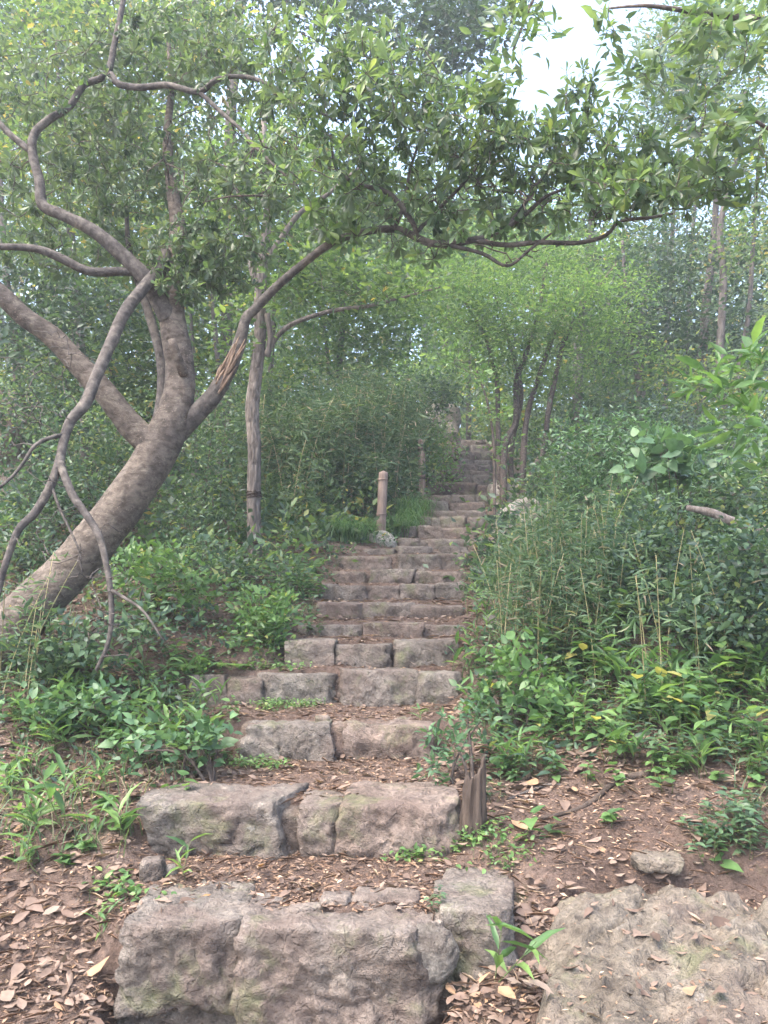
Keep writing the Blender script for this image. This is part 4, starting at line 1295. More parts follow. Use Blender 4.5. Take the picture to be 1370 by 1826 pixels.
# ------------------------------------------------------------------ trees just outside the right edge reaching into view
plant('overhanging_tree', 'overhanging branches with long pointed leaves entering at the top right', 'tree', 151, (1530, 900, 4.3),
      [[(1530, 1250, 4.3, 30), (1525, 900, 4.3, 27), (1510, 500, 4.25, 22), (1470, 200, 4.1, 16), (1400, 60, 3.95, 10), (1310, 30, 3.85, 7), (1230, 20, 3.8, 5), (1150, 10, 3.8, 3.5), (1085, 15, 3.9, 2)],
       [(1535, 1252, 4.35, 22), (1530, 700, 4.35, 20), (1480, 50, 4.3, 15), (1330, -160, 4.2, 10), (1150, -190, 4.1, 7), (1020, -120, 4.05, 5), (960, -20, 4.0, 3.5), (915, 90, 4.0, 2.2)],
       [(1532, 1255, 4.2, 14), (1500, 600, 4.0, 11), (1440, 330, 3.8, 7), (1370, 230, 3.7, 4), (1310, 200, 3.65, 2.5)]],
      [(1310, 70, 3.75, 100, 65, .3, 32), (1250, 40, 3.85, 60, 40, .3, 12), (1340, 230, 3.65, 60, 70, .25, 18), (1240, 190, 3.8, 70, 60, .3, 18), (1150, 130, 3.9, 40, 60, .2, 10),
       (1080, 60, 3.95, 18, 60, .1, 6), (925, 40, 4.0, 60, 50, .2, 17), (890, 140, 4.0, 50, 45, .2, 13), (1300, 330, 3.9, 70, 40, .3, 10)],
      ('lance', 8, .05, .085, .34, (.1, .8), .35), 'main', M_TWIG, twig=(.0016, .008, .012))
plant('sapling', 'leafy sapling with long pale green blades at the right edge', 'sapling', 152, (1420, 900, 3.75),
      [[(1420, 1420, 3.75, 6), (1418, 1100, 3.75, 5), (1400, 850, 3.65, 4.5), (1385, 700, 3.6, 4), (1370, 600, 3.55, 3)]],
      [(1310, 690, 3.5, 60, 35, .2, 9), (1330, 760, 3.5, 55, 35, .2, 9), (1345, 640, 3.5, 45, 30, .2, 6), (1250, 690, 3.55, 25, 15, .1, 3), (1385, 800, 3.6, 40, 60, .2, 6)],
      ('lance', 6, .035, .11, .24, (.15, .7), .5), 'fresh', M_STEM, twig=(.0015, .006, .008))

# ------------------------------------------------------------------ bushes
OV = 'ovate'
SHRUBS = [
    # right of the steps
    ('shrub', 'soft bluish-green bush in front of the dark trunk right of the feathery tree', 201, (1110, 900, 8), 3, [(1100, 780, 8, 120, 45, .5, 60), (1180, 830, 8, 90, 45, .5, 40), (1060, 850, 8.2, 80, 40, .4, 36), (1120, 900, 7.9, 110, 50, .5, 40)], (OV, 26, .10, .055, .42, (.1, .9), .55), 'blue'),
    ('climbing_vine', 'climber with large bluish heart-shaped leaves above the right-hand thicket', 202, (1205, 900, 6.6), 3, [(1195, 795, 6.5, 45, 35, .2, 13), (1250, 850, 6.5, 70, 35, .25, 14), (1160, 830, 6.6, 50, 30, .2, 8)], ('heart', 7, .07, .105, .75, (.2, .9), .35), 'blue'),
    ('shrub', 'tangled glossy bush below the heart-leaved climber at the right', 203, (1230, 980, 6.2), 4, [(1200, 930, 6.2, 130, 55, .5, 70), (1310, 880, 6.1, 80, 70, .5, 60), (1270, 990, 6.0, 110, 50, .5, 54)], (OV, 22, .085, .055, .5, (.0, .95), .5), 'shrub'),
    ('shrub', 'dark low bush spreading in the middle of the right bank', 204, (1110, 1100, 5.6), 4, [(1080, 1030, 5.6, 120, 60, .45, 70), (1190, 1070, 5.5, 110, 60, .45, 66), (1140, 980, 5.8, 110, 45, .4, 44)], (OV, 22, .08, .05, .55, (.0, .9), .5), 'shrub'),
    ('shrub', 'dense bush with small leaves at the right edge below the fallen log', 205, (1330, 1100, 5.0), 4, [(1330, 1010, 5.0, 70, 80, .4, 62), (1280, 1090, 4.95, 90, 55, .4, 54), (1360, 1100, 4.9, 60, 60, .4, 36)], (OV, 20, .075, .052, .55, (.0, .9), .5), 'shrub'),
    ('shrub', 'bush hugging the pale boulder at the feet of the many-stemmed tree', 206, (1000, 930, 8.6), 3, [(990, 850, 8.6, 70, 45, .4, 40), (1050, 900, 8.4, 70, 45, .4, 38), (990, 930, 8.0, 40, 40, .3, 18)], (OV, 24, .10, .06, .45, (.05, .9), .55), 'shrub'),
    ('shrub', 'dark ivy-like growth creeping over the right end of the tenth step', 207, (885, 1010, 7.8), 3, [(880, 1000, 7.75, 28, 50, .25, 26), (905, 950, 7.9, 30, 40, .25, 20), (870, 1050, 7.0, 30, 30, .2, 14)], (OV, 16, .06, .055, .5, (.0, .7), .5), 'shade'),
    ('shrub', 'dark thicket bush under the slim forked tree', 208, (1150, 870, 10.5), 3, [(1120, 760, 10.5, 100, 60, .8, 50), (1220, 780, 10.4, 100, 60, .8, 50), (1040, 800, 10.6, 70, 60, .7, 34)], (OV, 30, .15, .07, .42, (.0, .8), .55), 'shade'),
    ('shrub', 'green bush between the two right-hand trunks and the picture\'s edge', 209, (1320, 870, 9), 3, [(1320, 790, 9, 90, 50, .7, 50), (1260, 850, 8.8, 80, 45, .6, 36)], (OV, 28, .13, .065, .45, (.1, .9), .5), 'shrub'),
    ('shrub', 'bright leafy plant with rounded leaves on the bank right of the fourth step', 210, (920, 1260, 4.55), 4, [(920, 1190, 4.6, 50, 45, .2, 22), (960, 1240, 4.5, 45, 40, .2, 16), (870, 1250, 4.6, 30, 30, .15, 9)], (OV, 8, .055, .058, .6, (.1, .75), .45), 'fresh'),
    ('shrub', 'reddish-tipped sprig leaning over the stump at the step\'s end', 211, (815, 1400, 4.0), 3, [(800, 1320, 4.0, 40, 40, .12, 16), (845, 1280, 4.05, 35, 30, .12, 12), (775, 1370, 3.9, 25, 18, .1, 6)], ('lance', 9, .035, .045, .36, (.1, .8), .5), 'blue'),
    # left of the steps
    ('shrub', 'dark leafy bush at the left edge behind the drooping limb', 221, (60, 960, 6.6), 4, [(60, 850, 6.6, 90, 70, .5, 62), (40, 960, 6.3, 80, 60, .5, 54), (150, 900, 6.8, 80, 60, .5, 40)], (OV, 24, .09, .05, .5, (.0, .85), .5), 'shrub'),
    ('shrub', 'bush with scattered brown dead leaves between limb and leaning trunk', 222, (170, 860, 7.2), 4, [(150, 760, 7.2, 100, 60, .5, 54), (60, 720, 7.4, 90, 60, .5, 46), (190, 830, 7.2, 60, 50, .4, 34)], (OV, 26, .10, .05, .45, (.05, 1.0), .5), 'shrub'),
    ('shrub', 'tall loose bush just right of the leaning trunk', 223, (370, 930, 7.8), 4, [(370, 850, 7.8, 60, 80, .4, 54), (390, 740, 8, 50, 60, .4, 34), (330, 930, 7.4, 50, 45, .4, 28)], (OV, 24, .10, .055, .42, (.1, .9), .5), 'shrub'),
    ('shrub', 'green bush at the foot of the slender wire-banded tree', 224, (390, 1040, 6.6), 4, [(345, 985, 6.7, 55, 30, .35, 30), (405, 1015, 6.5, 45, 28, .3, 26), (505, 1025, 6.6, 35, 24, .25, 14)], (OV, 22, .085, .05, .45, (.15, .95), .5), 'shrub'),
    ('shrub', 'pointed-leaved bright bush at the left end of the sixth step', 225, (468, 1160, 5.45), 4, [(475, 1090, 5.5, 50, 45, .25, 34), (455, 1130, 5.4, 50, 35, .2, 22)], (OV, 16, .055, .055, .42, (.25, .95), .5), 'fresh'),
    ('shrub', 'broad-leaved weed bush under the leaning trunk', 226, (270, 1060, 5.6), 4, [(270, 1010, 5.6, 60, 40, .3, 32), (340, 1050, 5.7, 60, 35, .3, 28)], (OV, 16, .07, .06, .5, (.2, .9), .5), 'fresh'),
    ('shrub', 'bluish toothed-leaf plant on the litter left of the third step', 227, (350, 1350, 4.05), 4, [(330, 1320, 4.1, 60, 30, .2, 18), (250, 1330, 4.0, 50, 30, .2, 14), (385, 1310, 4.1, 35, 30, .15, 11)], (OV, 8, .045, .055, .6, (.2, .9), .55), 'blue'),
    ('shrub', 'bluish toothed-leaf plant spreading below the leaning trunk at the left', 228, (110, 1300, 4.35), 4, [(70, 1260, 4.3, 70, 30, .2, 20), (160, 1260, 4.3, 60, 30, .2, 18), (200, 1250, 4.35, 30, 35, .2, 8)], (OV, 8, .05, .06, .6, (.2, .9), .55), 'blue'),
    ('shrub', 'leafy tangle beneath the drooping limb', 229, (120, 1120, 5.0), 4, [(60, 1150, 4.6, 70, 50, .25, 26), (180, 1140, 4.6, 60, 50, .25, 24), (250, 1110, 4.8, 50, 40, .25, 20)], (OV, 13, .06, .055, .5, (.1, .9), .5), 'shrub'),
    # up the hill
    ('shrub', 'bush between the second post and the rope-bound post', 241, (795, 850, 13), 3, [(785, 805, 13, 28, 30, .4, 22), (790, 845, 12.6, 30, 22, .4, 16)], (OV, 26, .13, .07, .42, (.2, 1.0), .55), 'fresh'),
    ('shrub', 'bush overhanging the left side of the topmost steps', 242, (770, 780, 15.8), 3, [(745, 700, 15.8, 60, 45, .8, 34), (800, 690, 15.6, 45, 35, .6, 22), (720, 750, 14.5, 40, 40, .6, 20)], (OV, 34, .2, .09, .42, (.1, .9), .55), 'shrub'),
    ('shrub', 'bush closing the right side of the topmost steps', 243, (885, 790, 17), 3, [(900, 740, 17, 40, 40, .8, 26), (880, 690, 17.5, 50, 40, .8, 26), (870, 760, 18.6, 30, 25, .5, 12)], (OV, 34, .2, .1, .42, (.15, .95), .55), 'wood'),
]
rsb = np.random.default_rng(77)
for nm, lab, sd_, bp, ns, ells, leaf, mat in SHRUBS:
    stems = []
    d0 = bp[2]
    for q in range(ns + 2):
        e = ells[q % len(ells)]
        px0 = bp[0] + rsb.uniform(-30, 30) * 6 / d0
        tx, ty = e[0] + rsb.uniform(-.4, .4) * e[3], e[1] + rsb.uniform(-.3, .5) * e[4]
        r = rsb.uniform(.006, .012) * FPX / d0
        stems.append([(px0, bp[1], d0, r), ((px0 * .6 + tx * .4), (bp[1] * .5 + ty * .5), (d0 + e[2]) / 2, r * .8), (tx, ty, e[2], r * .5)])
    plant(nm, lab, 'climber' if 'vine' in nm else 'shrub', sd_, bp, stems, ells, leaf, mat, M_TWIG, None, 6, ('stem', 'leaves'), (.0015, .006, .010))

# ------------------------------------------------------------------ bamboo thicket left of the post
rb = np.random.default_rng(55)
BAM = [(505, 925, 9.6, 690, 'bamboo clump nearest the slender wire-banded tree'), (555, 920, 10.0, 660, 'bamboo clump second from the slender tree'),
       (600, 915, 10.2, 640, 'tall bamboo clump behind the long grass tuft'), (640, 905, 10.5, 640, 'bamboo clump left of the leaning post'),
       (676, 890, 11.0, 650, 'bamboo clump directly behind the leaning post'), (706, 880, 12.9, 690, 'bamboo clump between the leaning post and the wired post'),
       (525, 880, 11.5, 640, 'rear bamboo clump showing above the wire-banded stem\'s right side'), (660, 850, 12.6, 610, 'rear bamboo clump rising highest behind the posts')]
for n_, (px, py, d, topy, lab) in enumerate(BAM):
    b = below(px, py, d)
    root = empty('bamboo_clump', b, lab, 'bamboo', 'bamboo thicket left of the steps')
    mbl = MB()
    hgt_top = at(px, topy, d)[2] - b[2]
    for q in range(11):
        p0 = b + np.array([rb.normal() * .22, rb.normal() * .25, 0]); p0[2] = float(hgt(p0[0], p0[1])) - .05
        h_ = hgt_top * rb.uniform(.65, 1.05)
        lean = rb.normal(size=2) * .10 * h_
        tt = np.linspace(0, 1, 9)
        pts = np.stack([p0[0] + lean[0] * tt ** 1.7, p0[1] + lean[1] * tt ** 1.7, p0[2] + h_ * tt - .08 * h_ * tt ** 4], 1)
        mb = MB()
        tube(mb, np.column_stack([pts, np.linspace(.008, .003, 9)]), 6, tint=rb.uniform(0, .9))
        mb.build('culm', M_STALK, root, True)
        nt = 34
        ti = rb.uniform(.12, 1, nt)
        tp = np.stack([np.interp(ti, tt, pts[:, c]) for c in range(3)], 1) + rb.normal(size=(nt, 3)) * np.array([.17, .17, .09])
        sprigs(rb, mbl, tp, rand_dirs(rb, nt) * .4, 'diamond', 15, .085, .085, .21, (.05, .92), .35, .0, .2)
        dn = rb.uniform(size=nt) < .10
        sprigs(rb, mbl, tp[dn], rand_dirs(rb, int(dn.sum())) * .4, 'diamond', 5, .09, .08, .21, (.95, 1), .35, .0, .2)
    mbl.build('leaves', LEAFY['bamboo'], root)


# ------------------------------------------------------------------ grass tufts
def grass_tuft(label, base_list, n, length, seed, mat='grass'):
    rng = np.random.default_rng(seed)
    b0 = np.mean(base_list, 0)
    b0[2] = float(hgt(b0[0], b0[1]))
    root = empty('grass_tuft', b0, label, 'grass')
    for b in base_list:
        mb = MB()
        for q in range(n):
            p0 = b + np.append(rng.normal(size=2) * .07, -.01)
            az = rng.uniform(0, 6.28)
            L = length * rng.uniform(.6, 1.15)
            out = rng.uniform(.25, .75) * L
            w = rng.uniform(.003, .0055)
            tt = np.linspace(0, 1, 6)
            dirv = np.array([math.cos(az), math.sin(az), 0])
            side = np.array([-dirv[1], dirv[0], 0])
            c = p0 + dirv * (out * tt ** 1.5)[:, None] + UP * (L * (tt * .95 - .75 * tt ** 2.6))[:, None]
            ww = w * np.array([1, 1.1, 1, .8, .5, .05])
            v = np.concatenate([c - side * ww[:, None], c + side * ww[:, None]])
            qd = [[i, i + 1, 7 + i, 6 + i] for i in range(5)]
            mb.add(v, None, qd, rng.uniform(0, 1))
        mb.build('blades', LEAFY[mat], root)
    return root


grass_tuft('long drooping grass tuft left of the concrete footing', [below(x, 965, d) + np.array([0, 0, .0]) for x, d in ((588, 8.9), (606, 8.8), (624, 8.8), (642, 8.9), (600, 9.2), (634, 9.2))], 110, .62, 61)
grass_tuft('long drooping grass tuft between the leaning post and the steps', [below(x, 905, d) + np.array([0, 0, .0]) for x, d in ((708, 9.9), (722, 9.9), (736, 10.1), (716, 10.4), (744, 10.5), (732, 10.8), (700, 9.7))], 120, .75, 62)

# ------------------------------------------------------------------ small plants: prototypes, then one copy each
rp = np.random.default_rng(91)


def lobj(name, kind, L, w, mat, tint):
    mb = MB()
    add_leaves(mb, kind, [[0, 0, 0]], [[0, 1, 0]], [[0, 0, 1]], L, w, tint)
    return mb.mesh(name, mat)


LEAFMESH = {}
for kk, (kind, ratio, mat) in {'blade': ('lance', .17, LEAFY['fresh']), 'oval': (OV, .55, LEAFY['fresh']), 'heart': ('heart', .8, LEAFY['fresh']), 'dull': (OV, .48, LEAFY['blue']), 'deep': (OV, .42, LEAFY['shrub'])}.items():
    LEAFMESH[kk] = [lobj('leaf', kind, 1.0, ratio, mat, t_) for t_ in (.15, .35, .55, .75, .9, .2, .4, .6, .3, .5, .7, .1)] + ([lobj('leaf', kind, 1.0, ratio, mat, 1.0)] if kk == 'oval' else [])
LEAFMESH['oval'] = LEAFMESH['oval'][:-1] * 2 + LEAFMESH['oval'][-1:]


def place_leaf(root, me, pos, axis, nrm, L):
    axis = unit(axis); x = unit(np.cross(axis, nrm)); z = np.cross(x, axis)
    o = bpy.data.objects.new('leaf', me)
    C.objects.link(o)
    o.parent = root
    from mathutils import Matrix
    m = Matrix(((x[0], axis[0], z[0], 0), (x[1], axis[1], z[1], 0), (x[2], axis[2], z[2], 0), (0, 0, 0, 1)))
    o.rotation_euler = m.to_euler()
    o.location = pos
    o.scale = (L, L, L)


def proto_shoot(seed, nst, h, nl, L, kind='blade'):
    """bamboo grass: thin upright stems, long blades leaving them in turn"""
    rng = np.random.default_rng(seed)
    root = empty('bamboo_grass', (0, 0, 0))
    for s in range(nst):
        p0 = np.append(rng.normal(size=2) * .03, -.02)
        lean = np.append(rng.normal(size=2) * .25 * h, h * rng.uniform(.7, 1.1))
        mb = MB()
        tt = np.linspace(0, 1, 5)
        pts = p0 + lean * tt[:, None]
        tube(mb, np.column_stack([pts, np.linspace(.0026, .0012, 5)]), 5, tint=rng.uniform(.2, .8))
        mb.build('stem', M_STEM, root, True)
        for q in range(nl):
            t_ = .35 + .65 * q / max(1, nl - 1)
            az = rng.uniform(0, 6.28)
            ax = np.array([math.cos(az), math.sin(az), rng.uniform(.1, 1.3)])
            place_leaf(root, LEAFMESH[kind][int(rng.integers(0, 5))], p0 + lean * t_, ax, UP + rng.normal(size=3) * .3, L * rng.uniform(.65, 1.15))
    return root


def proto_herb(seed, nst, h, nl, L, kind):
    rng = np.random.default_rng(seed)
    root = empty('seedling', (0, 0, 0))
    for s in range(nst):
        p0 = np.append(rng.normal(size=2) * .03, -.02)
        lean = np.append(rng.normal(size=2) * .3 * h, h * rng.uniform(.6, 1.1))
        mb = MB()
        tt = np.linspace(0, 1, 5)
        pts = p0 + lean * tt[:, None] + np.outer(np.sin(tt * 3.1), rng.normal(size=3) * .06 * h)
        tube(mb, np.column_stack([pts, np.linspace(.0026, .001, 5)]), 5, tint=rng.uniform(.2, 1))
        mb.build('stem', M_STEM, root, True)
        for q in range(nl):
            t_ = .3 + .7 * (q + 1) / nl
            az = q * 2.4 + rng.normal() * .3
            ax = np.array([math.cos(az), math.sin(az), rng.uniform(-.3, .5)])
            c = np.array([np.interp(t_, tt, pts[:, k]) for k in range(3)])
            place_leaf(root, LEAFMESH[kind][int(rng.integers(0, len(LEAFMESH[kind])))], c, ax, UP + rng.normal(size=3) * .25, L * rng.uniform(.6, 1.15))
    return root


def proto_fern(seed, nf, L):
    rng = np.random.default_rng(seed)
    root = empty('fern', (0, 0, 0))
    for s in range(nf):
        az = s * 6.28 / nf + rng.normal() * .2
        dv = np.array([math.cos(az), math.sin(az), 0]); sd_ = np.array([-dv[1], dv[0], 0])
        tt = np.linspace(0, 1, 22)
        c = dv * (L * tt)[:, None] * .85 + UP * (L * (.8 * tt - .75 * tt ** 2))[:, None]
        mb = MB()
        tube(mb, np.column_stack([c, np.linspace(.002, .0006, 22)]), 4, tint=.6)
        w = L * .26 * np.sin(np.pi * (.12 + .86 * tt)) ** .8
        for sg in (-1, 1):
            k = slice(4, 22)
            add_leaves(mb, 'lance', c[k], sd_ * sg + dv * .35, np.tile(UP, (18, 1)), w[k], w[k] * .26, rng.uniform(.5, .95))
        mb.build('frond', LEAFY['fresh'], root)
    return root


PROTO = {
    'shoot': [proto_shoot(s, 2, .20, 5, .17) for s in (301, 302, 303)],
    'blade': [proto_shoot(s, 2, .13, 4, .12) for s in (304, 305)],
    'oval': [proto_herb(s, 3, .20, 7, .07, 'oval') for s in (311, 312, 313)],
    'heart': [proto_herb(s, 2, .14, 5, .075, 'heart') for s in (314, 315)],
    'dull': [proto_herb(s, 3, .17, 8, .055, 'dull') for s in (316, 317)],
    'deep': [proto_herb(s, 3, .24, 9, .085, 'deep') for s in (318, 319)],
    'big': [proto_herb(s, 3, .32, 7, .12, 'oval') for s in (320, 321)],
    'bigblade': [proto_shoot(s, 3, .32, 5, .22) for s in (322, 323)],
    'fern': [proto_fern(s, 6, .2) for s in (331, 332)],
}
USED = set()


def spot(kind, px, py, label, group=None, sc=1.0, cat='plant', pos=None):
    pr = PROTO[kind][int(rp.integers(0, len(PROTO[kind])))]
    p = ground_at(px, py) if pos is None else pos
    if id(pr) in USED:
        o = copy_tree(pr)
    else:
        o = pr
        USED.add(id(pr))
    for k in ('label', 'group', 'category'):
        if k in o.keys():
            del o[k]
    o.location = Vector([float(c) for c in p])
    o.rotation_euler = (rp.normal() * .08, rp.normal() * .08, rp.uniform(0, 6.28))
    s = sc * rp.uniform(.8, 1.2)
    o.scale = (s, s, s)
    return tag(o, label, cat, group)


# the ones a viewer would pick out
spot('shoot', 870, 1745, 'bamboo grass shoot growing between the bottom step and the bedrock slab', None, .95)
spot('deep', 785, 1812, 'small dark leafy plant under the bottom step\'s right corner', None, .45)
spot('bigblade', 1085, 1230, 'spiky bright bamboo grass on the right bank beside tall dry stalks', None, .85)
spot('bigblade', 370, 1265, 'bamboo grass with folded blades in front of the fourth step\'s left end', None, .75)
spot('bigblade', 335, 1370, 'upright bamboo grass rising from the bluish plant left of the third step', None, .75)
spot('shoot', 800, 1200, 'bamboo grass at the right end of the fifth step', None, .8)
spot('blade', 755, 1318, 'single-bladed shoot in front of the third step\'s right stone', None, .7)
spot('heart', 940, 1500, 'heart-leaved seedling on the bare earth right of the stump', None, .8)
spot('heart', 1090, 1470, 'heart-leaved seedling below the fallen stick on the right bank', None, .7)
spot('heart', 1290, 1560, 'seedling with a yellowing round leaf behind the bedrock slab', None, 1.0)
spot('deep', 880, 1430, 'leafy seedling hugging the right side of the stump', None, .85)
spot('big', 1230, 1330, 'large-leaved plant leaning over the litter on the right bank', None, 1.0)
spot('big', 1170, 1300, 'large-leaved plant with yellowing leaves left of the biggest one', None, .85)
spot('big', 1310, 1300, 'large round-leaved plant at the right edge above the litter', None, 1.0)
spot('big', 960, 1330, 'long-leaved plant at the lower edge of the right bank', None, .85)
spot('shoot', 330, 1570, 'bamboo grass in front of the second step\'s left end', None, .55)
spot('shoot', 130, 1480, 'tallest bamboo grass shoot on the left litter', None, 1.0)
spot('shoot', 215, 1500, 'bamboo grass beside the second step on the left litter', None, .9)
spot('shoot', 180, 1690, 'tiny bamboo grass at the bottom step\'s upper left corner', None, .55)
spot('oval', 75, 1560, 'round-leaved seedling at the left edge below the bamboo grass', None, .9)
# drifts nobody could tell apart
for (kind, n, x0, x1, y0, y1, sc, lab, grp) in [
    ('shoot', 15, 0, 235, 1380, 1570, .62, 'bamboo grass shoot among the dead leaves at lower left', 'bamboo grass at lower left'),
    ('shoot', 26, 0, 400, 1210, 1380, .8, 'bamboo grass shoot on the left bank below the leaning tree', 'bamboo grass on the left bank'),
    ('oval', 22, 0, 400, 1170, 1340, .9, 'oval-leaved seedling on the left bank', 'seedlings on the left bank'),
    ('heart', 12, 0, 330, 1200, 1560, .8, 'heart-leaved seedling on the left bank', 'heart-leaved seedlings on the left bank'),
    ('dull', 22, 0, 420, 1150, 1330, .9, 'bluish small-leaved seedling on the left bank', 'bluish seedlings on the left bank'),
    ('fern', 14, 60, 420, 1130, 1290, .9, 'small light green fern on the left bank', 'ferns on the left bank'),
    ('oval', 20, 430, 560, 1000, 1110, 1.1, 'seedling on the earth between the slender tree and the middle steps', 'seedlings near the slender tree'),
    ('dull', 16, 430, 570, 1010, 1170, 1.0, 'bluish seedling along the left ends of the middle steps', 'bluish seedlings near the middle steps'),
    ('oval', 34, 860, 1340, 1190, 1330, .95, 'oval-leaved seedling on the right bank', 'seedlings on the right bank'),
    ('deep', 34, 870, 1370, 1170, 1310, .9, 'glossy pointed-leaved seedling on the right bank', 'glossy seedlings on the right bank'),
    ('bigblade', 24, 880, 1370, 1150, 1300, .75, 'broad-bladed bamboo grass on the right bank', 'bamboo grass on the right bank'),
    ('heart', 14, 880, 1370, 1250, 1420, .8, 'heart-leaved seedling on the right bank', 'heart-leaved seedlings on the right bank'),
    ('deep', 20, 860, 1370, 1300, 1400, .85, 'pointed-leaved seedling at the lower edge of the right bank', 'pointed seedlings at the right bank\'s lower edge'),
    ('bigblade', 12, 900, 1370, 1290, 1390, .65, 'bamboo grass at the lower edge of the right bank', 'bamboo grass at the right bank\'s lower edge'),
    ('oval', 16, 850, 1370, 1310, 1420, .8, 'oval-leaved seedling at the lower edge of the right bank', 'oval seedlings at the right bank\'s lower edge'),
    ('big', 10, 1000, 1370, 1270, 1370, .9, 'large-leaved plant at the front of the right bank', 'large-leaved plants at the bank\'s front'),
    ('deep', 12, 1250, 1370, 1430, 1550, .65, 'leafy seedling behind the bedrock slab at the right edge', 'seedlings behind the bedrock slab'),
    ('shoot', 12, 830, 880, 1040, 1290, .6, 'bamboo grass along the right ends of the middle steps', 'bamboo grass along the steps'),
    ('big', 14, 950, 1370, 1110, 1260, .9, 'tall large-leaved plant deep in the right bank', 'large-leaved plants on the right bank'),
]:
    for _ in range(n):
        spot(kind, rp.uniform(x0, x1), rp.uniform(y0, y1), lab, grp, sc)
for kind, prs in PROTO.items():
    for pr in prs:
        if id(pr) not in USED:
            for ch in list(pr.children):
                bpy.data.objects.remove(ch)
            bpy.data.objects.remove(pr)

# tall dry bamboo stalks on the right bank
def stalk(p, h, lab, grp, seed, leafy=1.0):
    rng = np.random.default_rng(seed)
    root = empty('bamboo_stalk', p, lab, 'bamboo', grp)
    tt = np.linspace(0, 1, 8)
    lean = rng.normal(size=2) * .12 * h
    pts = np.stack([p[0] + lean[0] * tt ** 1.6, p[1] + lean[1] * tt ** 1.6, p[2] - .04 + (h + .04) * tt], 1)
    mb = MB()
    tube(mb, np.column_stack([pts, np.linspace(.0042, .0016, 8)]), 6, tint=rng.uniform(0, .7))
    mb.build('culm', M_STALK, root, True)
    nt = int(16 * leafy)
    ti = rng.uniform(.25, 1, nt)
    tp = np.stack([np.interp(ti, tt, pts[:, c]) for c in range(3)], 1) + rng.normal(size=(nt, 3)) * np.array([.05, .05, .03])
    m2 = MB()
    sprigs(rng, m2, tp, rand_dirs(rng, nt) * .4, 'lance', 5, .035, .075, .15, (.05, .9), .3, .3)
    m2.build('leaves', LEAFY['bamboo'], root)


for q in range(64):
    px, py = rp.uniform(880, 1110), rp.uniform(1060, 1230)
    p = ground_at(px, py)
    stalk(p, rp.uniform(.45, 1.0) * p[1] / 5.5, 'thin half-dry bamboo stalk in the stand right of the middle steps', 'dry bamboo stalks on the right bank', 400 + q)
for q in range(8):
    p = ground_at(rp.uniform(-20, 60), rp.uniform(1230, 1300))
    stalk(p, rp.uniform(.5, .9), 'thin dry stalk standing at the left edge before the leaning trunk', 'dry stalks at the left edge', 480 + q, .4)
for q in range(10):
    p = ground_at(rp.uniform(1130, 1370), rp.uniform(1200, 1300))
    stalk(p, rp.uniform(.6, 1.0), 'tall dry stalk above the large-leaved plants at the right', 'dry stalks at the right', 490 + q, .5)


# ------------------------------------------------------------------ weed patches on the steps
def weed_patch(label, spots, n, size, mat, seed):
    rng = np.random.default_rng(seed)
    cs = np.array([ground_at(*s) for s in spots])
    root_p = cs.mean(0); root_p[2] = float(hgt(root_p[0], root_p[1]))
    mb = MB()
    c = cs[rng.integers(0, len(cs), n)] + rng.normal(size=(n, 3)) * np.array([.055, .035, 0])
    c[:, 2] = hgt(c[:, 0], c[:, 1]) + rng.uniform(.005, .05, n)
    ax = unit(rng.normal(size=(n, 3)) * np.array([1, 1, .4]))
    ln = size * rng.uniform(.6, 1.3, n)
    add_leaves(mb, OV, c, ax, UP + rng.normal(size=(n, 3)) * .35, ln, ln * .6, rng.uniform(.2, .95, n))
    for q in range(n // 5):
        a = c[q].copy(); a[2] = float(hgt(a[0], a[1])) - .005
        tube(mb, [np.append(a, .0012), np.append(c[q], .0008)], 4, cap=False, tint=.2)
    return tag(mb.build('weed_patch', LEAFY[mat], loc=tuple(root_p)), label, 'weeds', kind='stuff')


weed_patch('low clover-like weeds at the foot of the fourth step', [(470, 1262), (500, 1260), (530, 1262), (555, 1260), (485, 1268)], 420, .022, 'fresh', 501)
weed_patch('low weeds at the left foot of the third step', [(440, 1372), (465, 1368), (490, 1372), (425, 1366)], 260, .024, 'fresh', 502)
weed_patch('low weeds along the right foot of the second step', [(760, 1528), (790, 1518), (820, 1508), (850, 1500), (740, 1535), (870, 1490)], 420, .03, 'fresh', 503)
weed_patch('sprouting weeds on the earth below the stump', [(900, 1525), (930, 1532), (880, 1560)], 110, .028, 'fresh', 504)
weed_patch('tiny weeds left of the fifth step', [(460, 1195), (490, 1192), (520, 1196), (440, 1200)], 240, .03, 'fresh', 505)
weed_patch('small weeds on the litter by the bottom step\'s upper left corner', [(205, 1600), (230, 1608), (190, 1590)], 90, .035, 'fresh', 506)
weed_patch('weeds in the joint at the second step\'s right stone', [(712, 1530), (715, 1524)], 40, .025, 'fresh', 507)

# ------------------------------------------------------------------ sticks, log
def stick(name, label, pts, mat=M_TWIG, sides=8, bumpy=.12):
    rows = []
    for px, py, r in pts:
        g_ = ground_at(px, py)
        g_[2] = float(surface(g_[0], g_[1])) + r * .5
        rows.append(np.append(g_, r))
    mb = MB()
    tube(mb, rows, sides, .02, bumpy, 18, len(label))
    return tag(mb.build(name, mat, smooth=True, loc=tuple(rows[0][:3])), label, 'stick')


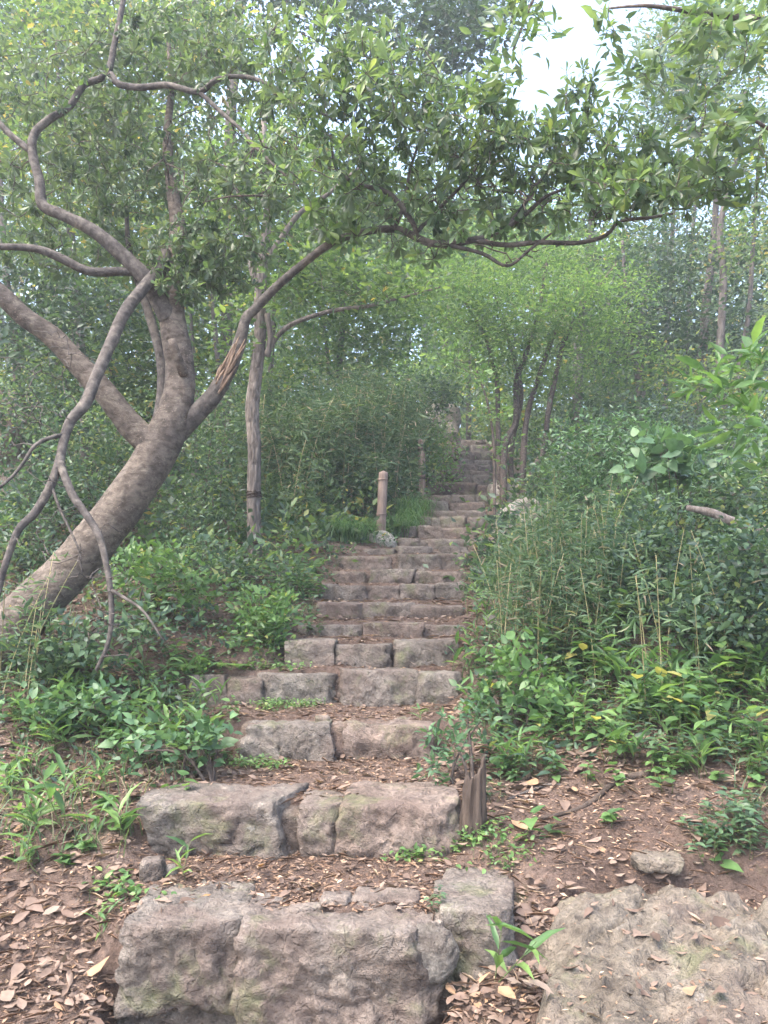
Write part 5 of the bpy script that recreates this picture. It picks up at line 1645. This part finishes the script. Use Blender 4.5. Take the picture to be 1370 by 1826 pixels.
stick('fallen_branch', 'longest crooked fallen branch lying across the right bank', [(955, 1465, .008), (1020, 1452, .010), (1060, 1430, .013), (1100, 1400, .016), (1150, 1385, .016), (1190, 1380, .012)], M_STUMP)
stick('fallen_stick', 'thin dark stick beside the heart-leaved seedling', [(905, 1428, .007), (940, 1415, .008), (975, 1405, .007), (1000, 1402, .005)], M_LIMB)
stick('fallen_stick', 'short brown stick on the litter below the long branch', [(930, 1490, .005), (960, 1482, .006), (1010, 1470, .005)], M_STUMP)
stick('fallen_stick', 'short dark twig on the third tread\'s left side', [(405, 1400, .006), (430, 1404, .007), (445, 1408, .006)], M_LIMB)
stick('fallen_stick', 'pale twig lying on the third tread', [(430, 1380, .004), (465, 1384, .005), (490, 1382, .004)], M_STUMP)
stick('fallen_stick', 'straight straw across the earth before the bedrock slab', [(960, 1558, .002), (1010, 1552, .002), (1070, 1545, .002)], M_SPLINTER)
stick('fallen_stick', 'thin pale twig pointing at the second step\'s middle', [(582, 1402, .003), (600, 1420, .003), (607, 1428, .003)], M_SPLINTER)
lg = rows_px([(1225, 905, 5.6, 5), (1270, 915, 5.5, 8), (1320, 935, 5.4, 9), (1375, 950, 5.3, 9), (1450, 985, 5.2, 9)])
mb = MB()
tube(mb, lg, 14, .03, .1, 9, 8)
o = mb.build('fallen_log', M_FURROW, smooth=True, loc=tuple(lg[0, :3]))
tag(o, 'bare pale log lying in the bushes at the right edge', 'log')

# ------------------------------------------------------------------ leaf litter and ground cover
rl = np.random.default_rng(600)


def scatter(n, dmax, dmin=2.0, power=1.6):
    d = dmin * (dmax / dmin) ** (rl.uniform(0, 1, n) ** power)
    x = rl.uniform(-1, 1, n) * (.56 * d + 1.4)
    return x, d


def in_path(x, y):
    l = np.interp(y, SD, SL); r = np.interp(y, SD, SR)
    return (x > l) & (x < r) & (y > SD[0] - .02)


def on_rock(x, y):
    return (surface(x, y) - hgt(x, y)) > .004


mb = MB()
x, y = scatter(105000, 13)
clump = fbm(np.stack([x * 1.4, y * 1.4, x * 0], 1), 601, 3)
keep = rl.uniform(size=len(x)) < np.where(in_path(x, y), .2, np.clip(.55 + .6 * clump, .08, 1))
keep &= ~(on_rock(x, y) & (rl.uniform(size=len(x)) > .03))
# a bare patch of earth right of the stump
bare = np.exp(-(((x - 1.15) / .45) ** 2 + ((y - 3.45) / .28) ** 2))
keep &= rl.uniform(size=len(x)) > .6 * bare
x, y = x[keep], y[keep]
n = len(x)
z = surface(x, y) + rl.uniform(.002, .016, n)
az = rl.uniform(0, 6.28, n)
ax = np.stack([np.cos(az), np.sin(az), rl.normal(size=n) * .22], 1)
nr = UP + rl.normal(size=(n, 3)) * .30
ln = np.clip(.046 * np.exp(rl.normal(size=n) * .38), .018, .11) * np.where(in_path(x, y), .75, 1)
wd = ln * rl.uniform(.22, .62, n)
tn = np.clip(rl.normal(.5, .27, n), 0, .98) + (rl.uniform(size=n) < .03) * .2
pos = np.stack([x, y, z], 1)
for kk, kind in enumerate(('curl', 'ovate', 'obovate')):
    m_ = (np.arange(n) % 3 == kk) & (y < 6.5)
    flip = np.where(rl.uniform(size=m_.sum()) < .5, 1.0, -1.0)[:, None]
    add_leaves(mb, kind, pos[m_] + np.array([0, 0, .004]), ax[m_], nr[m_] * flip, ln[m_], wd[m_], tn[m_])
m_ = y >= 6.5
add_leaves(mb, 'diamond', pos[m_] + np.array([0, 0, .006]), ax[m_], nr[m_], ln[m_], wd[m_], tn[m_])
tag(mb.build('leaf_litter', M_LITTER), 'brown dead leaves strewn over the earth and treads', 'leaf litter', kind='stuff')

mb = MB()
x, y = scatter(140000, 9)
keep = ~(on_rock(x, y) & (rl.uniform(size=len(x)) > .05))
x, y = x[keep], y[keep]
n = len(x)
z = surface(x, y) + rl.uniform(.000, .006, n)
az = rl.uniform(0, 6.28, n)
ax = np.stack([np.cos(az), np.sin(az), rl.normal(size=n) * .15], 1)
ln = rl.uniform(.008, .034, n)
add_leaves(mb, 'diamond', np.stack([x, y, z], 1), ax, UP + rl.normal(size=(n, 3)) * .35, ln, ln * rl.uniform(.12, .5, n), np.clip(rl.normal(.5, .25, n), 0, 1))
tag(mb.build('litter_crumbs', M_CHIP), 'fine crumbs of bark and leaf on the earth', 'leaf litter', kind='stuff')

mb = MB()
x, y = scatter(14000, 7)
keep = ~on_rock(x, y)
x, y = x[keep], y[keep]; n = len(x)
az = rl.uniform(0, 6.28, n)
ax = np.stack([np.cos(az), np.sin(az), rl.normal(size=n) * .1], 1)
ln = rl.uniform(.03, .13, n)
add_leaves(mb, 'diamond', np.stack([x, y, surface(x, y) + rl.uniform(.003, .014, n)], 1), ax, UP + rl.normal(size=(n, 3)) * .4, ln, rl.uniform(.0016, .0035, n), np.clip(rl.normal(.6, .3, n), 0, 1))
tag(mb.build('straw_litter', M_CHIP), 'dry straws and needle-thin twigs strewn on the earth', 'leaf litter', kind='stuff')

mb = MB()
x, y = scatter(7500, 8)
keep = ~on_rock(x, y)
x, y = x[keep], y[keep]; n = len(x)
rd = .0025 * np.exp(rl.normal(size=n) * .6 + .5)
oc = np.array([[1, 0, 0], [-1, 0, 0], [0, 1, 0], [0, -1, 0], [0, 0, .7], [0, 0, -.7]], float)
of = np.array([[0, 2, 4], [2, 1, 4], [1, 3, 4], [3, 0, 4], [2, 0, 5], [1, 2, 5], [3, 1, 5], [0, 3, 5]])
vv = np.stack([x, y, surface(x, y)], 1)[:, None, :] + oc[None] * rd[:, None, None] * rl.uniform(.6, 1.5, (n, 6, 1))
mb.add(vv.reshape(-1, 3), (of[None] + (np.arange(n) * 6)[:, None, None]).reshape(-1, 3), None, np.repeat(rl.uniform(0, 1, n), 6))
tag(mb.build('gravel', M_JOINT), 'tiny stones and clods lying on the bare earth', 'gravel', kind='stuff')

mb = MB()
n = 7600
d = rl.uniform(5, 26, n); x = rl.uniform(-1, 1, n) * (.62 * d + 2)
keep = ~in_path(x, d) & ((x < np.interp(d, SD, SL) - .25) | (x > np.interp(d, SD, SR) + .2))
keep &= (d > 7) | (np.abs(x) > .58 * d)
x, d = x[keep], d[keep]; n = len(x)
tp = np.stack([x, d, hgt(x, d) + rl.uniform(.05, .8, n) ** 1.2 * np.clip((d - 5) / 8, .25, 1)], 1)
for mt, sl in (('wood', slice(0, n, 2)), ('shrub', slice(1, n, 2))):
    mb = MB()
    sprigs(rl, mb, tp[sl], np.tile(UP, (len(tp[sl]), 1)) * .4, 'diamond', 18, .17, .095, .5, (.05, .95), .5)
    tag(mb.build('undergrowth', LEAFY[mt]), 'low %s undergrowth carpeting the hillside between the trees' % ('light green' if mt == 'wood' else 'dark green'), 'undergrowth', kind='stuff')

mb = MB()
x, y = scatter(6200, 12, 3.2, 1.2)
keep = ~in_path(x, y) & ~on_rock(x, y) & (y > 3.9)
g3 = fbm(np.stack([x * 1.1, y * 1.1, x * 0], 1), 605, 3)
keep &= (g3 > -.35) & (rl.uniform(size=len(x)) < sstep(3.6, 5.2, y) + .1)
tp = np.stack([x[keep], y[keep], hgt(x[keep], y[keep]) + rl.uniform(.02, .16, keep.sum()) * sstep(3.5, 5.5, y[keep])], 1)
sprigs(rl, mb, tp, np.tile(UP, (len(tp), 1)) * .4, OV, 9, .05, .042, .5, (.05, .9), .55)
tag(mb.build('ground_cover', LEAFY['shrub']), 'low creeping green ground cover on both banks', 'ground cover', kind='stuff')
mb = MB()
x, y = scatter(7600, 10, 3.4, 1.2)
keep = ~in_path(x, y) & ~on_rock(x, y)
g3 = fbm(np.stack([x * .9, y * .9, x * 0 + 7], 1), 606, 3)
keep &= (g3 > -.1)
for a, b_ in zip(x[keep], y[keep]):
    p0 = on_ground(a, b_, -.01)
    az = rl.uniform(0, 6.28); L = rl.uniform(.12, .32); w = rl.uniform(.0015, .0035)
    dv = np.array([math.cos(az), math.sin(az), 0]); sv = np.array([-dv[1], dv[0], 0])
    tt = np.linspace(0, 1, 4)[:, None]
    c = p0 + dv * (L * .55 * tt ** 1.6) + UP * (L * (tt - .45 * tt ** 2.4))
    ww = w * np.array([[1], [1], [.7], [.05]])
    mb.add(np.concatenate([c - sv * ww, c + sv * ww]), None, [[i, i + 1, 5 + i, 4 + i] for i in range(3)], rl.uniform(.1, 1))
tag(mb.build('grass', LEAFY['bamboo']), 'thin sparse grass blades among the litter on both banks', 'grass', kind='stuff')

# ------------------------------------------------------------------ hazy air
def haze_box(density):
    x0, x1, y0, y1, z0, z1 = -95, 95, -65, 165, -11, 24
    v = [(x, y, z) for x in (x0, x1) for y in (y0, y1) for z in (z0, z1)]
    f = [(0, 1, 3, 2), (4, 6, 7, 5), (0, 4, 5, 1), (2, 3, 7, 6), (0, 2, 6, 4), (1, 5, 7, 3)]
    me = bpy.data.meshes.new('haze')
    me.from_pydata(v, [], f)
    m, t, out = new_mat('haze_air')
    pv = nd(t, 'ShaderNodeVolumePrincipled')
    pv.inputs['Color'].default_value = (.86, .92, 1.0, 1)
    pv.inputs['Density'].default_value = density
    pv.inputs['Anisotropy'].default_value = 0.3
    t.links.new(pv.outputs[0], out.inputs['Volume'])
    me.materials.append(m)
    o = bpy.data.objects.new('haze', me)
    C.objects.link(o)
    return tag(o, 'thin pale haze hanging in the wood', 'haze', kind='stuff')


haze_box(.0044)
